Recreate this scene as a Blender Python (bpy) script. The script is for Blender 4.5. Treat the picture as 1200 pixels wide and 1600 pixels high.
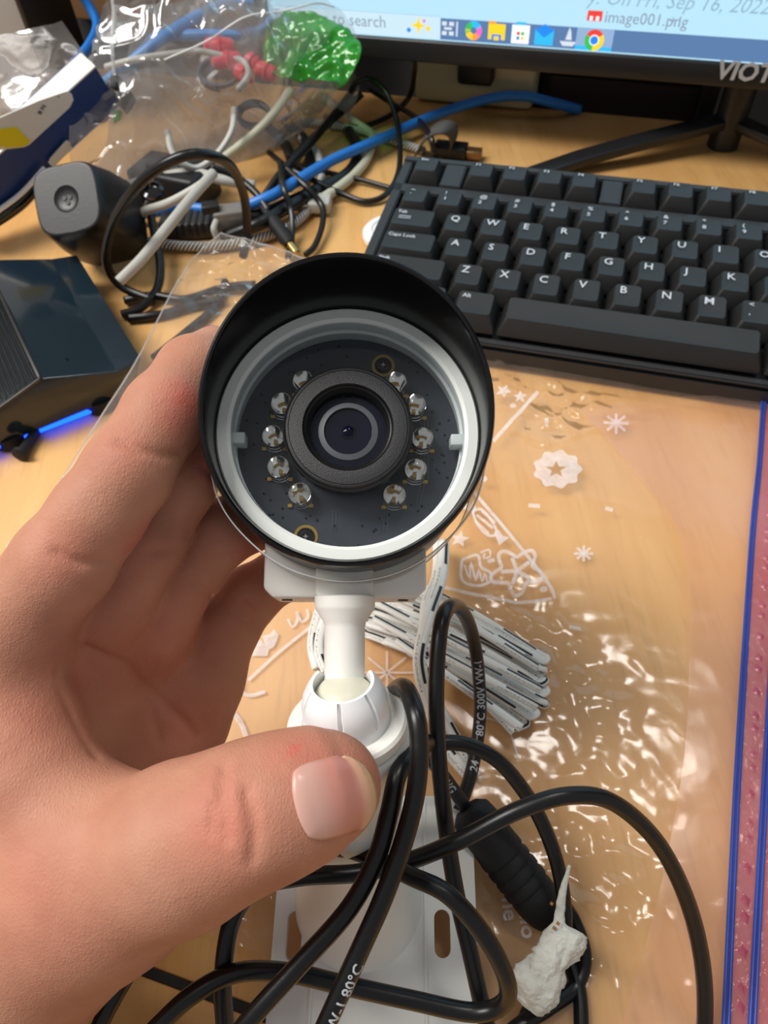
import bpy, bmesh, math, random
import numpy as np
from mathutils import Vector, Matrix, noise as mnoise

for o in list(bpy.data.objects):
    bpy.data.objects.remove(o, do_unlink=True)
SC = bpy.context.scene
COL = SC.collection
random.seed(7)
rng = np.random.default_rng(7)

# ------------------------------------------------------------------ camera
FPX = 1120.0                                   # focal length in pixels of the 1200x1600 frame
_t = math.radians(52.18)
F = np.array([0, math.cos(_t), -math.sin(_t)])
R = np.array([0.9981, -0.0485, -0.0377]); R = R - F * (R @ F); R /= np.linalg.norm(R)
U = np.cross(R, F)
C = np.array([0, 0, 0.239])
cam_data = bpy.data.cameras.new('camera')
cam = bpy.data.objects.new('camera', cam_data); COL.objects.link(cam)
cam_data.sensor_fit = 'HORIZONTAL'; cam_data.sensor_width = 36.0
cam_data.lens = 36.0 * FPX / 1200.0
cam_data.clip_start = 0.005; cam_data.clip_end = 50
cam.matrix_world = Matrix(((R[0], U[0], -F[0], C[0]), (R[1], U[1], -F[1], C[1]), (R[2], U[2], -F[2], C[2]), (0, 0, 0, 1)))
cam_data.dof.use_dof = True; cam_data.dof.focus_distance = 0.155; cam_data.dof.aperture_fstop = 42.0
SC.camera = cam

# ------------------------------------------------------------------ light
world = bpy.data.worlds.new('room_light'); SC.world = world; world.use_nodes = True
_bg = world.node_tree.nodes['Background']; _bg.inputs[0].default_value = (0.96, 0.97, 1.0, 1); _bg.inputs[1].default_value = 0.27
def ceiling_lamp(name, loc, target, size, power, color):
    d = bpy.data.lights.new(name, 'AREA'); d.shape = 'RECTANGLE'; d.size = size[0]; d.size_y = size[1]; d.energy = power; d.color = color
    o = bpy.data.objects.new(name, d); COL.objects.link(o); o.location = loc
    o.rotation_euler = (Vector(target) - Vector(loc)).to_track_quat('-Z', 'Y').to_euler(); return o
ceiling_lamp('ceiling_light', (0.45, 0.86, 1.75), (0, 0.15, 0), (0.4, 0.4), 12, (1.0, 0.96, 0.90))
ceiling_lamp('ceiling_light', (-1.05, 0.30, 1.60), (0, 0.15, 0), (0.6, 1.2), 37, (1.0, 0.96, 0.91))
SC.view_settings.view_transform = 'Standard'; SC.view_settings.look = 'None'
SC.view_settings.exposure = 0.28; SC.view_settings.gamma = 1.0; SC.view_settings.use_curve_mapping = False
try:
    SC.cycles.transparent_max_bounces = 24; SC.cycles.max_bounces = 12
except Exception: pass

# ------------------------------------------------------------------ geometry helpers
def ray(x, y): return F + R * ((x - 600) / FPX) - U * ((y - 800) / FPX)
def at(x, y, d): return C + ray(x, y) * d                  # point at a distance in front of the viewer
def on(x, y, z=0.0):                                       # point at a height above the desk
    r = ray(x, y); return C + r * ((z - C[2]) / r[2])
def on_plane(x, y, P, n):
    r = ray(x, y); return C + r * (((P - C) @ n) / (r @ n))
def nrm(v): v = np.asarray(v, float); return v / (np.linalg.norm(v) + 1e-12)

def root_off(p):
    while p is not None and p.parent is not None: p = p.parent
    return np.array(p.location) if (p is not None and p.type == 'EMPTY') else np.zeros(3)
def thing(name, label, cat, loc=(0, 0, 0), group=None):
    o = bpy.data.objects.new(name, None); COL.objects.link(o); o.location = [float(v) for v in loc]
    o.empty_display_size = 0.02
    o['label'] = label; o['category'] = cat
    if group: o['group'] = group
    return o
def tag(o, label=None, cat=None, group=None, kind=None):
    if label: o['label'] = label
    if cat: o['category'] = cat
    if group: o['group'] = group
    if kind: o['kind'] = kind
    return o
def mobj(name, V, Fc, mat, parent=None, smooth=True, uv=None, offset=True):
    """mesh object; V in world coordinates"""
    V = np.asarray(V, float)
    if parent is not None and offset: V = V - root_off(parent)
    me = bpy.data.meshes.new(name)
    me.from_pydata([tuple(v) for v in V], [], [tuple(int(i) for i in f) for f in Fc])
    if smooth: me.polygons.foreach_set('use_smooth', [True] * len(me.polygons))
    if uv is not None:
        l = me.uv_layers.new(name='UVMap'); li = np.empty(len(me.loops), np.int32); me.loops.foreach_get('vertex_index', li)
        # per-loop uv: uv given per vertex
        l.data.foreach_set('uv', np.asarray(uv, np.float32)[li].ravel())
    me.update()
    if mat: me.materials.append(mat)
    o = bpy.data.objects.new(name, me); COL.objects.link(o)
    if parent is not None: o.parent = parent
    return o
def sharp(o, ang=35):
    me = o.data; bm = bmesh.new(); bm.from_mesh(me); bmesh.ops.recalc_face_normals(bm, faces=bm.faces)
    for e in bm.edges:
        if len(e.link_faces) == 2 and e.calc_face_angle(0) > math.radians(ang): e.smooth = False
    bm.to_mesh(me); bm.free(); return o

def catmull(P, n=10):
    P = np.asarray(P, float)
    Q = np.vstack([2 * P[0] - P[1], P, 2 * P[-1] - P[-2]]); out = []
    for i in range(1, len(Q) - 2):
        p0, p1, p2, p3 = Q[i - 1:i + 3]
        for k in range(n):
            t = k / n
            out.append(0.5 * ((2 * p1) + (-p0 + p2) * t + (2 * p0 - 5 * p1 + 4 * p2 - p3) * t * t + (-p0 + 3 * p1 - 3 * p2 + p3) * t ** 3))
    out.append(P[-1]); return np.array(out)
def frames(P, up=None):
    T = np.gradient(P, axis=0); T /= np.linalg.norm(T, axis=1)[:, None] + 1e-12
    N = np.zeros_like(P)
    if up is not None:
        up = np.asarray(up, float)
        for i in range(len(P)): N[i] = nrm(np.cross(T[i], up))
    else:
        a = np.array([0, 0, 1.0]) if abs(T[0][2]) < .9 else np.array([1.0, 0, 0])
        n = nrm(a - T[0] * (a @ T[0]))
        for i in range(len(P)):
            n = nrm(n - T[i] * (n @ T[i])); N[i] = n
    return T, N, np.cross(T, N)
def tube_geo(P, r, seg=10, up=None, flat=1.0, caps=True):
    P = np.asarray(P, float); n = len(P); r = np.broadcast_to(np.asarray(r, float), (n,))
    T, N, B = frames(P, up)
    s = np.concatenate([[0], np.cumsum(np.linalg.norm(np.diff(P, axis=0), axis=1))])
    V = []; UV = []
    for k in range(seg + 1):
        a = 2 * math.pi * k / seg
        V.append(P + (N * math.cos(a) + B * (math.sin(a) * flat)) * r[:, None])
        UV.append(np.c_[s, np.full(n, k / seg)])
    V = np.array(V).transpose(1, 0, 2).reshape(-1, 3); UV = np.array(UV).transpose(1, 0, 2).reshape(-1, 2)
    m = seg + 1; Fc = []
    for i in range(n - 1):
        for k in range(seg): Fc.append((i * m + k, i * m + k + 1, (i + 1) * m + k + 1, (i + 1) * m + k))
    if caps:
        Fc.append(tuple(range(seg - 1, -1, -1))); Fc.append(tuple((n - 1) * m + k for k in range(seg)))
    return V, Fc, UV
def tube(name, pts, r, mat, parent=None, seg=10, n=10, up=None, flat=1.0, raw=False):
    P = np.asarray(pts, float) if raw else catmull(pts, n)
    if callable(r): r = r(np.linspace(0, 1, len(P)))
    V, Fc, UV = tube_geo(P, r, seg, up, flat)
    return mobj(name, V, Fc, mat, parent, True, UV)
def frame3(c, ax, hint):
    """origin c, z axis ax, x axis near hint"""
    z = nrm(ax); x = nrm(np.asarray(hint, float) - z * (np.asarray(hint, float) @ z)); y = np.cross(z, x)
    return np.asarray(c, float), x, y, z
def L(fr, x, y, z): return fr[0] + fr[1] * x + fr[2] * y + fr[3] * z
def lathe(name, prof, fr, mat, parent=None, seg=48, closed=False, sh=35):
    """prof: list of (radius, z)"""
    V = []; Fc = []; n = len(prof)
    for k in range(seg):
        a = 2 * math.pi * k / seg
        for (r, z) in prof: V.append(L(fr, r * math.cos(a), r * math.sin(a), z))
    for k in range(seg):
        k2 = (k + 1) % seg
        for i in range(n - 1 + (1 if closed else 0)):
            j = (i + 1) % n
            Fc.append((k * n + i, k2 * n + i, k2 * n + j, k * n + j))
    if not closed:
        if prof[0][0] > 1e-6: Fc.append(tuple(k * n for k in range(seg - 1, -1, -1)))
        if prof[-1][0] > 1e-6: Fc.append(tuple(k * n + n - 1 for k in range(seg)))
    o = mobj(name, V, Fc, mat, parent)
    bm = bmesh.new(); bm.from_mesh(o.data); bmesh.ops.remove_doubles(bm, verts=bm.verts, dist=1e-6); bm.to_mesh(o.data); bm.free()
    return sharp(o, sh)
def box(name, fr, lo, hi, mat, parent=None, bev=0.0, seg=2, taper=None):
    V = []
    for z in (lo[2], hi[2]):
        for (x, y) in ((lo[0], lo[1]), (hi[0], lo[1]), (hi[0], hi[1]), (lo[0], hi[1])):
            if taper and z == hi[2]:
                cx, cy = (lo[0] + hi[0]) / 2, (lo[1] + hi[1]) / 2; x = cx + (x - cx) * taper; y = cy + (y - cy) * taper
            V.append(L(fr, x, y, z))
    return poly(name, V, [(3, 2, 1, 0), (4, 5, 6, 7), (0, 1, 5, 4), (1, 2, 6, 5), (2, 3, 7, 6), (3, 0, 4, 7)], mat, parent, bev, seg)
def poly(name, V, Fc, mat, parent=None, bev=0.0, seg=2):
    o = mobj(name, V, Fc, mat, parent, smooth=bev > 0)
    bm = bmesh.new(); bm.from_mesh(o.data); bmesh.ops.recalc_face_normals(bm, faces=bm.faces)
    if bev > 0: bmesh.ops.bevel(bm, geom=list(bm.edges) + list(bm.verts), offset=bev, segments=seg, affect='EDGES', profile=0.5)
    for f in bm.faces: f.smooth = bev > 0
    bm.to_mesh(o.data); bm.free()
    if bev > 0: sharp(o, 50)
    return o
def prism(name, pts2, fr, z0, z1, mat, parent=None, bev=0.0, seg=2, smooth=False):
    n = len(pts2); V = [L(fr, x, y, z0) for x, y in pts2] + [L(fr, x, y, z1) for x, y in pts2]
    Fc = [tuple(range(n - 1, -1, -1)), tuple(range(n, 2 * n))] + [(i, (i + 1) % n, n + (i + 1) % n, n + i) for i in range(n)]
    return poly(name, V, Fc, mat, parent, bev, seg)
def eval_mesh(ob):
    dg = bpy.context.evaluated_depsgraph_get(); me = bpy.data.meshes.new_from_object(ob.evaluated_get(dg))
    V = np.array([v.co[:] for v in me.vertices]).reshape(-1, 3); Fc = [tuple(p.vertices) for p in me.polygons]
    bpy.data.meshes.remove(me); return V, Fc
def curve_fill(loops, thick):
    """2D outlines (holes by even-odd) -> solid mesh in local xy, centred on z = 0"""
    cu = bpy.data.curves.new('outline', 'CURVE'); cu.dimensions = '2D'; cu.fill_mode = 'BOTH'; cu.extrude = thick / 2
    for lp in loops:
        s = cu.splines.new('POLY'); s.points.add(len(lp) - 1); s.use_cyclic_u = True
        for p, (x, y) in zip(s.points, lp): p.co = (x, y, 0, 1)
    ob = bpy.data.objects.new('outline', cu); COL.objects.link(ob); bpy.context.view_layer.update()
    V, Fc = eval_mesh(ob); bpy.data.objects.remove(ob); bpy.data.curves.remove(cu); return V, Fc
_tc = {}
def text_geo(s, size=1.0, bold=0.0, align='LEFT', extr=0.0, res=2, shear=0.0):
    k = (s, bold, align, extr, shear)
    if k not in _tc:
        cu = bpy.data.curves.new('lettering', 'FONT'); cu.body = s; cu.size = 1.0; cu.offset = bold; cu.align_x = align; cu.resolution_u = res; cu.extrude = extr; cu.shear = shear
        ob = bpy.data.objects.new('lettering', cu); COL.objects.link(ob); bpy.context.view_layer.update()
        _tc[k] = eval_mesh(ob); bpy.data.objects.remove(ob); bpy.data.curves.remove(cu)
    V, Fc = _tc[k]; return V * size, Fc
def text(name, s, fr, size, mat, parent, bold=0.0, align='LEFT', mirror=False, shear=0.0):
    V, Fc = text_geo(s, size, bold, align, shear=shear)
    m = -1 if mirror else 1
    W = np.array([L(fr, m * v[0], v[1], v[2]) for v in V])
    return mobj(name, W, Fc, mat, parent, smooth=False)
def text_on_tube(name, s, P, r, s0, size, ang, mat, parent, flip=1, bold=0.0):
    """lettering wrapped on a tube along path P starting at arc length s0, around angle direction ang (world vector)"""
    V, Fc = text_geo(s, size, bold)
    bm = bmesh.new(); bv = [bm.verts.new(v) for v in V]
    for f in Fc:
        try: bm.faces.new([bv[i] for i in f])
        except ValueError: pass
    bmesh.ops.triangulate(bm, faces=bm.faces[:]); bmesh.ops.subdivide_edges(bm, edges=bm.edges[:], cuts=3, use_grid_fill=True)
    bm.verts.index_update(); V = np.array([v.co[:] for v in bm.verts]); Fc = [tuple(v.index for v in f.verts) for f in bm.faces]; bm.free()
    d = np.concatenate([[0], np.cumsum(np.linalg.norm(np.diff(P, axis=0), axis=1))])
    T = np.gradient(P, axis=0); W = []
    for v in V:
        q = s0 + v[0] * flip; p = np.array([np.interp(q, d, P[:, k]) for k in range(3)]); t = nrm([np.interp(q, d, T[:, k]) for k in range(3)])
        n = nrm(np.asarray(ang) - t * (np.asarray(ang) @ t)); b = np.cross(n, t) * flip
        a = (v[1] - size * 0.35) / r
        W.append(p + (n * math.cos(a) + b * math.sin(a)) * (r * 1.02))
    return mobj(name, W, Fc, mat, parent, smooth=False)
def nz(p, s=1.0, seed=0.0): return mnoise.noise(Vector((p[0] * s + seed, p[1] * s - seed * 1.7, p[2] * s + seed * .6)))

# ------------------------------------------------------------------ materials
def lin(h):
    h = h.lstrip('#'); c = [int(h[i:i + 2], 16) / 255 for i in (0, 2, 4)]
    return tuple(((x / 12.92) if x <= 0.04045 else ((x + 0.055) / 1.055) ** 2.4) for x in c) + (1.0,)
class NT:
    def __init__(s, name):
        s.m = bpy.data.materials.new(name); s.m.use_nodes = True; s.t = s.m.node_tree; s.t.nodes.clear()
        s.out = s.n('ShaderNodeOutputMaterial')
    def n(s, typ, **kw):
        x = s.t.nodes.new(typ)
        for k, v in kw.items():
            if k.startswith('i_'): x.inputs[k[2:].replace('_', ' ')].default_value = v
            else: setattr(x, k, v)
        return x
    def l(s, a, b): s.t.links.new(a, b)
def mat(name, color, rough=0.5, metal=0.0, var=0.08, vscale=60, bump=0.0, bscale=400, spec=0.5, coat=0.0, trans=0.0, ior=1.45, sss=0.0, color2=None, emit=0.0):
    k = NT(name); p = k.n('ShaderNodeBsdfPrincipled'); k.l(p.outputs[0], k.out.inputs[0])
    tc = k.n('ShaderNodeTexCoord')
    c1 = lin(color); c2 = lin(color2) if color2 else tuple(max(0, x * (1 - var * 2)) for x in c1[:3]) + (1,)
    nzn = k.n('ShaderNodeTexNoise'); nzn.inputs['Scale'].default_value = vscale; nzn.inputs['Detail'].default_value = 4
    k.l(tc.outputs['Object'], nzn.inputs['Vector'])
    mx = k.n('ShaderNodeMix', data_type='RGBA'); mx.inputs[6].default_value = c1; mx.inputs[7].default_value = c2
    k.l(nzn.outputs['Fac'], mx.inputs[0]); k.l(mx.outputs[2], p.inputs['Base Color'])
    p.inputs['Roughness'].default_value = rough; p.inputs['Metallic'].default_value = metal
    p.inputs['Specular IOR Level'].default_value = spec; p.inputs['Coat Weight'].default_value = coat; p.inputs['Coat Roughness'].default_value = 0.08
    p.inputs['Transmission Weight'].default_value = trans; p.inputs['IOR'].default_value = ior
    if sss: p.inputs['Subsurface Weight'].default_value = sss; p.inputs['Subsurface Scale'].default_value = 0.002
    if emit: k.l(mx.outputs[2], p.inputs['Emission Color']); p.inputs['Emission Strength'].default_value = emit
    if bump:
        b = k.n('ShaderNodeBump'); b.inputs['Strength'].default_value = bump; b.inputs['Distance'].default_value = 0.001
        n2 = k.n('ShaderNodeTexNoise'); n2.inputs['Scale'].default_value = bscale; n2.inputs['Detail'].default_value = 5
        k.l(tc.outputs['Object'], n2.inputs['Vector']); k.l(n2.outputs['Fac'], b.inputs['Height']); k.l(b.outputs[0], p.inputs['Normal'])
    return k.m
def emis(name, color, s=1.0):
    k = NT(name); e = k.n('ShaderNodeEmission'); e.inputs[0].default_value = lin(color); e.inputs[1].default_value = s
    k.l(e.outputs[0], k.out.inputs[0]); return k.m
def film(name, tint='#ffffff', haze=0.06, hazecol='#ffffff', gloss=0.35, rough=0.10, bump=0.35, bscale=90, base=0.045):
    """clear plastic film: see-through, glossy at its wrinkles, slightly milky"""
    k = NT(name); tr = k.n('ShaderNodeBsdfTransparent'); tr.inputs[0].default_value = lin(tint)
    g = k.n('ShaderNodeBsdfGlossy'); g.inputs['Roughness'].default_value = rough
    d = k.n('ShaderNodeBsdfDiffuse'); d.inputs[0].default_value = lin(hazecol)
    tl = k.n('ShaderNodeBsdfTranslucent'); tl.inputs[0].default_value = lin(hazecol)
    tc = k.n('ShaderNodeTexCoord'); nn = k.n('ShaderNodeTexNoise'); nn.inputs['Scale'].default_value = bscale; nn.inputs['Detail'].default_value = 3; nn.inputs['Distortion'].default_value = 0.6
    k.l(tc.outputs['Object'], nn.inputs['Vector'])
    b = k.n('ShaderNodeBump'); b.inputs['Strength'].default_value = bump; b.inputs['Distance'].default_value = 0.002
    k.l(nn.outputs['Fac'], b.inputs['Height']); k.l(b.outputs[0], g.inputs['Normal'])
    lw = k.n('ShaderNodeLayerWeight'); lw.inputs[0].default_value = gloss; k.l(b.outputs[0], lw.inputs['Normal'])
    m0 = k.n('ShaderNodeMixShader'); m0.inputs[0].default_value = 0.5; k.l(d.outputs[0], m0.inputs[1]); k.l(tl.outputs[0], m0.inputs[2])
    m1 = k.n('ShaderNodeMixShader'); k.l(tr.outputs[0], m1.inputs[1]); k.l(m0.outputs[0], m1.inputs[2])
    hz = k.n('ShaderNodeTexNoise'); hz.inputs['Scale'].default_value = 14; hz.inputs['Detail'].default_value = 2; k.l(tc.outputs['Object'], hz.inputs['Vector'])
    mr = k.n('ShaderNodeMapRange'); mr.inputs[1].default_value = 0.3; mr.inputs[2].default_value = 0.75; mr.inputs[3].default_value = haze * 0.5; mr.inputs[4].default_value = haze * 1.5
    k.l(hz.outputs['Fac'], mr.inputs[0]); k.l(mr.outputs[0], m1.inputs[0])
    m2 = k.n('ShaderNodeMixShader'); fm = k.n('ShaderNodeMath'); fm.operation = 'MULTIPLY_ADD'; fm.inputs[1].default_value = .45; fm.inputs[2].default_value = base; fm.use_clamp = True; k.l(lw.outputs['Fresnel'], fm.inputs[0]); k.l(fm.outputs[0], m2.inputs[0]); k.l(m1.outputs[0], m2.inputs[1]); k.l(g.outputs[0], m2.inputs[2])
    k.l(m2.outputs[0], k.out.inputs[0]); return k.m
def wood_mat(name, c1, c2, c3, rot):
    k = NT(name); p = k.n('ShaderNodeBsdfPrincipled'); k.l(p.outputs[0], k.out.inputs[0])
    tc = k.n('ShaderNodeTexCoord'); mp = k.n('ShaderNodeMapping'); mp.inputs['Rotation'].default_value = (0, 0, rot); mp.inputs['Scale'].default_value = (1.0, 0.10, 1.0)
    k.l(tc.outputs['Object'], mp.inputs['Vector'])
    n1 = k.n('ShaderNodeTexNoise'); n1.inputs['Scale'].default_value = 55; n1.inputs['Detail'].default_value = 5; n1.inputs['Distortion'].default_value = 0.5
    n2 = k.n('ShaderNodeTexNoise'); n2.inputs['Scale'].default_value = 420; n2.inputs['Detail'].default_value = 3
    n3 = k.n('ShaderNodeTexNoise'); n3.inputs['Scale'].default_value = 5; n3.inputs['Detail'].default_value = 2
    k.l(mp.outputs[0], n1.inputs['Vector']); k.l(mp.outputs[0], n2.inputs['Vector']); k.l(tc.outputs['Object'], n3.inputs['Vector'])
    r1 = k.n('ShaderNodeValToRGB'); r1.color_ramp.elements[0].position = 0.30; r1.color_ramp.elements[0].color = lin(c2); r1.color_ramp.elements[1].position = 0.62; r1.color_ramp.elements[1].color = lin(c1)
    k.l(n1.outputs['Fac'], r1.inputs[0])
    r2 = k.n('ShaderNodeValToRGB'); r2.color_ramp.elements[0].position = 0.30; r2.color_ramp.elements[0].color = (.78, .78, .78, 1); r2.color_ramp.elements[1].position = 0.45; r2.color_ramp.elements[1].color = (1, 1, 1, 1)
    k.l(n2.outputs['Fac'], r2.inputs[0])
    m1 = k.n('ShaderNodeMix', data_type='RGBA', blend_type='MULTIPLY'); m1.inputs[0].default_value = 0.55; k.l(r1.outputs[0], m1.inputs[6]); k.l(r2.outputs[0], m1.inputs[7])
    m2 = k.n('ShaderNodeMix', data_type='RGBA'); m2.inputs[7].default_value = lin(c3); k.l(m1.outputs[2], m2.inputs[6])
    mr = k.n('ShaderNodeMapRange'); mr.inputs[1].default_value = 0.4; mr.inputs[2].default_value = 0.7; mr.inputs[4].default_value = 0.45; k.l(n3.outputs['Fac'], mr.inputs[0]); k.l(mr.outputs[0], m2.inputs[0])
    k.l(m2.outputs[2], p.inputs['Base Color']); p.inputs['Roughness'].default_value = 0.42; p.inputs['Specular IOR Level'].default_value = 0.4
    b = k.n('ShaderNodeBump'); b.inputs['Strength'].default_value = 0.05; b.inputs['Distance'].default_value = 0.001; k.l(n2.outputs['Fac'], b.inputs['Height']); k.l(b.outputs[0], p.inputs['Normal'])
    return k.m

YAW = math.radians(-19.5)                       # the desk, keyboard and monitor share this heading
DX = np.array([math.cos(YAW), math.sin(YAW), 0]); DY = np.array([-math.sin(YAW), math.cos(YAW), 0]); DZ = np.array([0, 0, 1.0])

M = {}
M['wood'] = wood_mat('maple_laminate', '#dcae70', '#cb985a', '#d7a35e', -YAW)
M['black'] = mat('black_plastic', '#161718', 0.45, bump=0.08, bscale=900)
M['blackgloss'] = mat('black_gloss', '#0b0c0e', 0.10, coat=0.6)
M['cable_black'] = mat('black_cable_jacket', '#0f0f10', 0.33, bump=0.05, bscale=300)
M['rubber'] = mat('black_rubber', '#141415', 0.62, bump=0.15, bscale=700)
M['white'] = mat('white_plastic', '#e9e8e2', 0.42, var=0.015, bump=0.03, bscale=700, sss=0.05)
M['whitebright'] = mat('bright_white_plastic', '#eef0f2', 0.38, var=0.01, sss=0.05)
M['ringwhite'] = mat('white_ring', '#dfe3df', 0.35, var=0.02)
M['print'] = None

# ------------------------------------------------------------------ structure: desk and wall
DFR = (np.zeros(3), DX, DY, DZ)                 # desk frame
s0 = on(170, 1495); seam_v = float(s0 @ DY)     # seam between the two tops, along the desk's x axis
back_v = float(on(900, 174) @ DY)
desk = thing('desk', 'maple laminate desk top with dark seam line near its front edge', 'desk', (0, 0, -0.028))
box('desk_top', DFR, (-0.75, seam_v + 0.0012, -0.028), (0.85, back_v, 0.0), M['wood'], desk, 0.0006, 1)
box('front_top', DFR, (-0.75, seam_v - 0.32, -0.028), (0.85, seam_v - 0.0012, 0.0), M['wood'], desk, 0.0006, 1)
box('seam_strip', DFR, (-0.75, seam_v - 0.0012, -0.028), (0.85, seam_v + 0.0012, 0.0002), M['rubber'], desk)
M['wall'] = mat('dark_wall', '#3a3634', 0.8, var=0.1, vscale=8)
w = box('wall_back', DFR, (-1.2, back_v + 0.14, -0.75), (1.2, back_v + 0.17, 1.3), M['wall']); tag(w, kind='structure')
M['floor'] = mat('floor_carpet', '#4a4744', 0.95, var=0.2, vscale=30, bump=0.4, bscale=300)
w = box('floor', DFR, (-1.5, -1.5, -0.77), (1.5, back_v + 0.17, -0.75), M['floor']); tag(w, kind='structure')
#@@STRUCTURE_END

# ------------------------------------------------------------------ security camera on its wall mount, held in the hand
mm = 0.001
_tl = math.radians(11)
_a = nrm(-F * math.cos(_tl) + U * math.sin(_tl) + R * 0.03)
HF = frame3(at(544, 672, .158), _a, R)           # head frame: x right, y up, z out of the lens; origin at the white ring's front
def H(x, y, z): return L(HF, x * mm, y * mm, z * mm)
def HFo(x, y, z): return (H(x, y, z), HF[1], HF[2], HF[3])

J = at(540, 1108, .160)
B0 = at(588, 1455, .196)
_c = nrm(J - B0)
MF = frame3(B0, _c, R)                           # mount frame: z along the mount's column, origin on the plate
JL = float(np.linalg.norm(J - B0))
PF = frame3(B0, (0.0, -0.12, 0.993), R - U * 0.02)  # plate frame, nearly level
secam = thing('security_camera', 'white bullet security camera with black sunshade, held upright by the hand', 'camera', L(PF, 0, 0, -0.004))

M['hood'] = mat('black_hood_paint', '#0b0b0c', 0.24, var=0.1, bump=0.03, bscale=1500)
M['pcb'] = mat('black_circuit_board', '#41464d', 0.42, var=0.12, vscale=90, bump=0.06, bscale=500)
M['trace'] = mat('board_trace', '#6a7078', 0.35)
M['gold'] = mat('gold_pad', '#c8a24a', 0.35, metal=0.7)
M['lensblack'] = mat('matte_black_metal', '#343436', 0.5, var=.2, vscale=2500, bump=0.25, bscale=3500)
M['lensedge'] = mat('dark_lens_edge', '#070708', 0.4)
M['lensglass'] = mat('coated_lens_glass', '#05060e', 0.03, spec=0.22, color2='#0a0f2a', vscale=90)
M['lensring'] = mat('grey_lens_ring', '#55585e', 0.5)
M['ledglass'] = mat('clear_led_resin', '#ffffff', 0.05, var=0, trans=1.0, ior=1.4)
M['silver'] = mat('bright_metal', '#ebe7e0', 0.3, metal=.9)
M['silk'] = mat('white_silkscreen', '#aab4c0', 0.6)
M['specks'] = mat('dust', '#c8ccd0', 0.8)
M['sleeve'] = film('clear_sleeve', '#fbfbf8', haze=0.03, gloss=0.22, rough=0.06, bump=0.15, bscale=60)
M['frontglass'] = film('front_window', '#f4f6f8', haze=0.012, gloss=0.12, rough=0.03, bump=0.0, base=0.01)

# hood: slanted visor, longest on top
def hood():
    seg = 96; V = []; Fc = []
    prof = [(30.4, 0, -1), (30.6, -1.2, -1), (30.6, -8, 0), (30.3, 0, 2), (30.3, 0, 3)]
    rings = []
    for k in range(seg):
        a = 2 * math.pi * k / seg; zf = 11.6 + 9.8 * math.sin(a)
        rr = [(29.2, -30), (29.2, -4), (29.2, zf - 1.2), (29.35, zf - .35), (29.8, zf), (30.3, zf - .25), (30.6, zf - 1.1), (30.6, zf - 3.2), (30.1, zf - 3.6), (30.1, zf - 6), (30.1, -30)]
        for (r, z) in rr: V.append(H(r * math.cos(a), r * math.sin(a), z))
    n = 11
    for k in range(seg):
        k2 = (k + 1) % seg
        for i in range(n): Fc.append((k * n + i, k2 * n + i, k2 * n + (i + 1) % n, k * n + (i + 1) % n))
    o = mobj('hood', V, Fc, M['hood'], secam); sharp(o, 40); tag(o, 'black sunshade hood, longest at the top'); return o
hood()
# white ring with inner wall
lathe('window_ring', [(29.1 * mm, -20 * mm), (29.1 * mm, -.5 * mm), (28.7 * mm, 0), (26.6 * mm, 0), (25.9 * mm, -.5 * mm), (25.7 * mm, -2.6 * mm), (26.3 * mm, -3.0 * mm), (26.1 * mm, -5.2 * mm), (25.5 * mm, -5.6 * mm), (25.9 * mm, -10.4 * mm), (26.2 * mm, -20 * mm)], HF, M['ringwhite'], secam, 96, closed=True)
board = lathe('circuit_board', [(0, -11.2 * mm), (27 * mm, -11.2 * mm), (27 * mm, -9.8 * mm), (0, -9.8 * mm)], HF, M['pcb'], secam, 72)
for sx in (-1, 1):
    box('tab', HFo(sx * 24.7, -1.0, -4.5), (-.0016, -.0013, -.003), (.0016, .0013, .0016), M['ringwhite'], secam, .0003)
# traces, vias and lettering on the board
zt = -9.78
def hpath(pts, z=zt): return [H(x, y, z) for x, y in pts]
for pts in ([(-20.5, 1), (-19, -0.5), (-19, -6), (-12.5, -12.5), (-12.5, -15)], [(-19.6, 1.5), (-18.2, 0), (-18.2, -5.6), (-11.7, -12), (-11.7, -15)],
            [(12.5, 12), (15.3, 9.6), (16.8, 7), (16.8, -9), (15.5, -15)], [(13, 12.6), (16, 10), (17.6, 7.2), (17.6, -9.3), (16.2, -15.6)], [(18.4, 6), (18.4, -9)],
            [(-3.5, -16), (-3.5, -21)], [(-2.7, -16), (-2.7, -21)], [(8.2, -16), (8.2, -21)], [(9.0, -16), (9.0, -21)]):
    tube('trace', hpath(pts), .00014, M['trace'], board, seg=5, raw=True)
via = None
for k in range(70):
    a = rng.uniform(0, 2 * math.pi); r = rng.uniform(18.5, 25); x, y = r * math.cos(a), r * math.sin(a)
    if abs(x) < 9 and y > 12 and abs(x - 5.7) < 3: continue
    V, Fc, _ = tube_geo([H(0, 0, 0), H(0, 0, .07)], .00032, 8)
    if via is None:
        via = mobj('via', V - H(0, 0, 0) + H(0, 0, -9.8) , Fc, M['lensedge'], board); base_v = np.array([0., 0, 0]); vo = via
    else:
        vo = via.copy(); COL.objects.link(vo); vo.parent = board
    dloc = HF[1] * (x * mm) + HF[2] * (y * mm); vo.location = dloc
text('lettering', 'EUUL', HFo(-7.6, 14.9, zt + .03), .0024, M['silk'], board, bold=0.01)
for k in range(30):
    x, y = rng.uniform(-22, 22), rng.uniform(-20, 22)
    if math.hypot(x, y) < 24 and k % 2 == 0:
        pass
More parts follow.
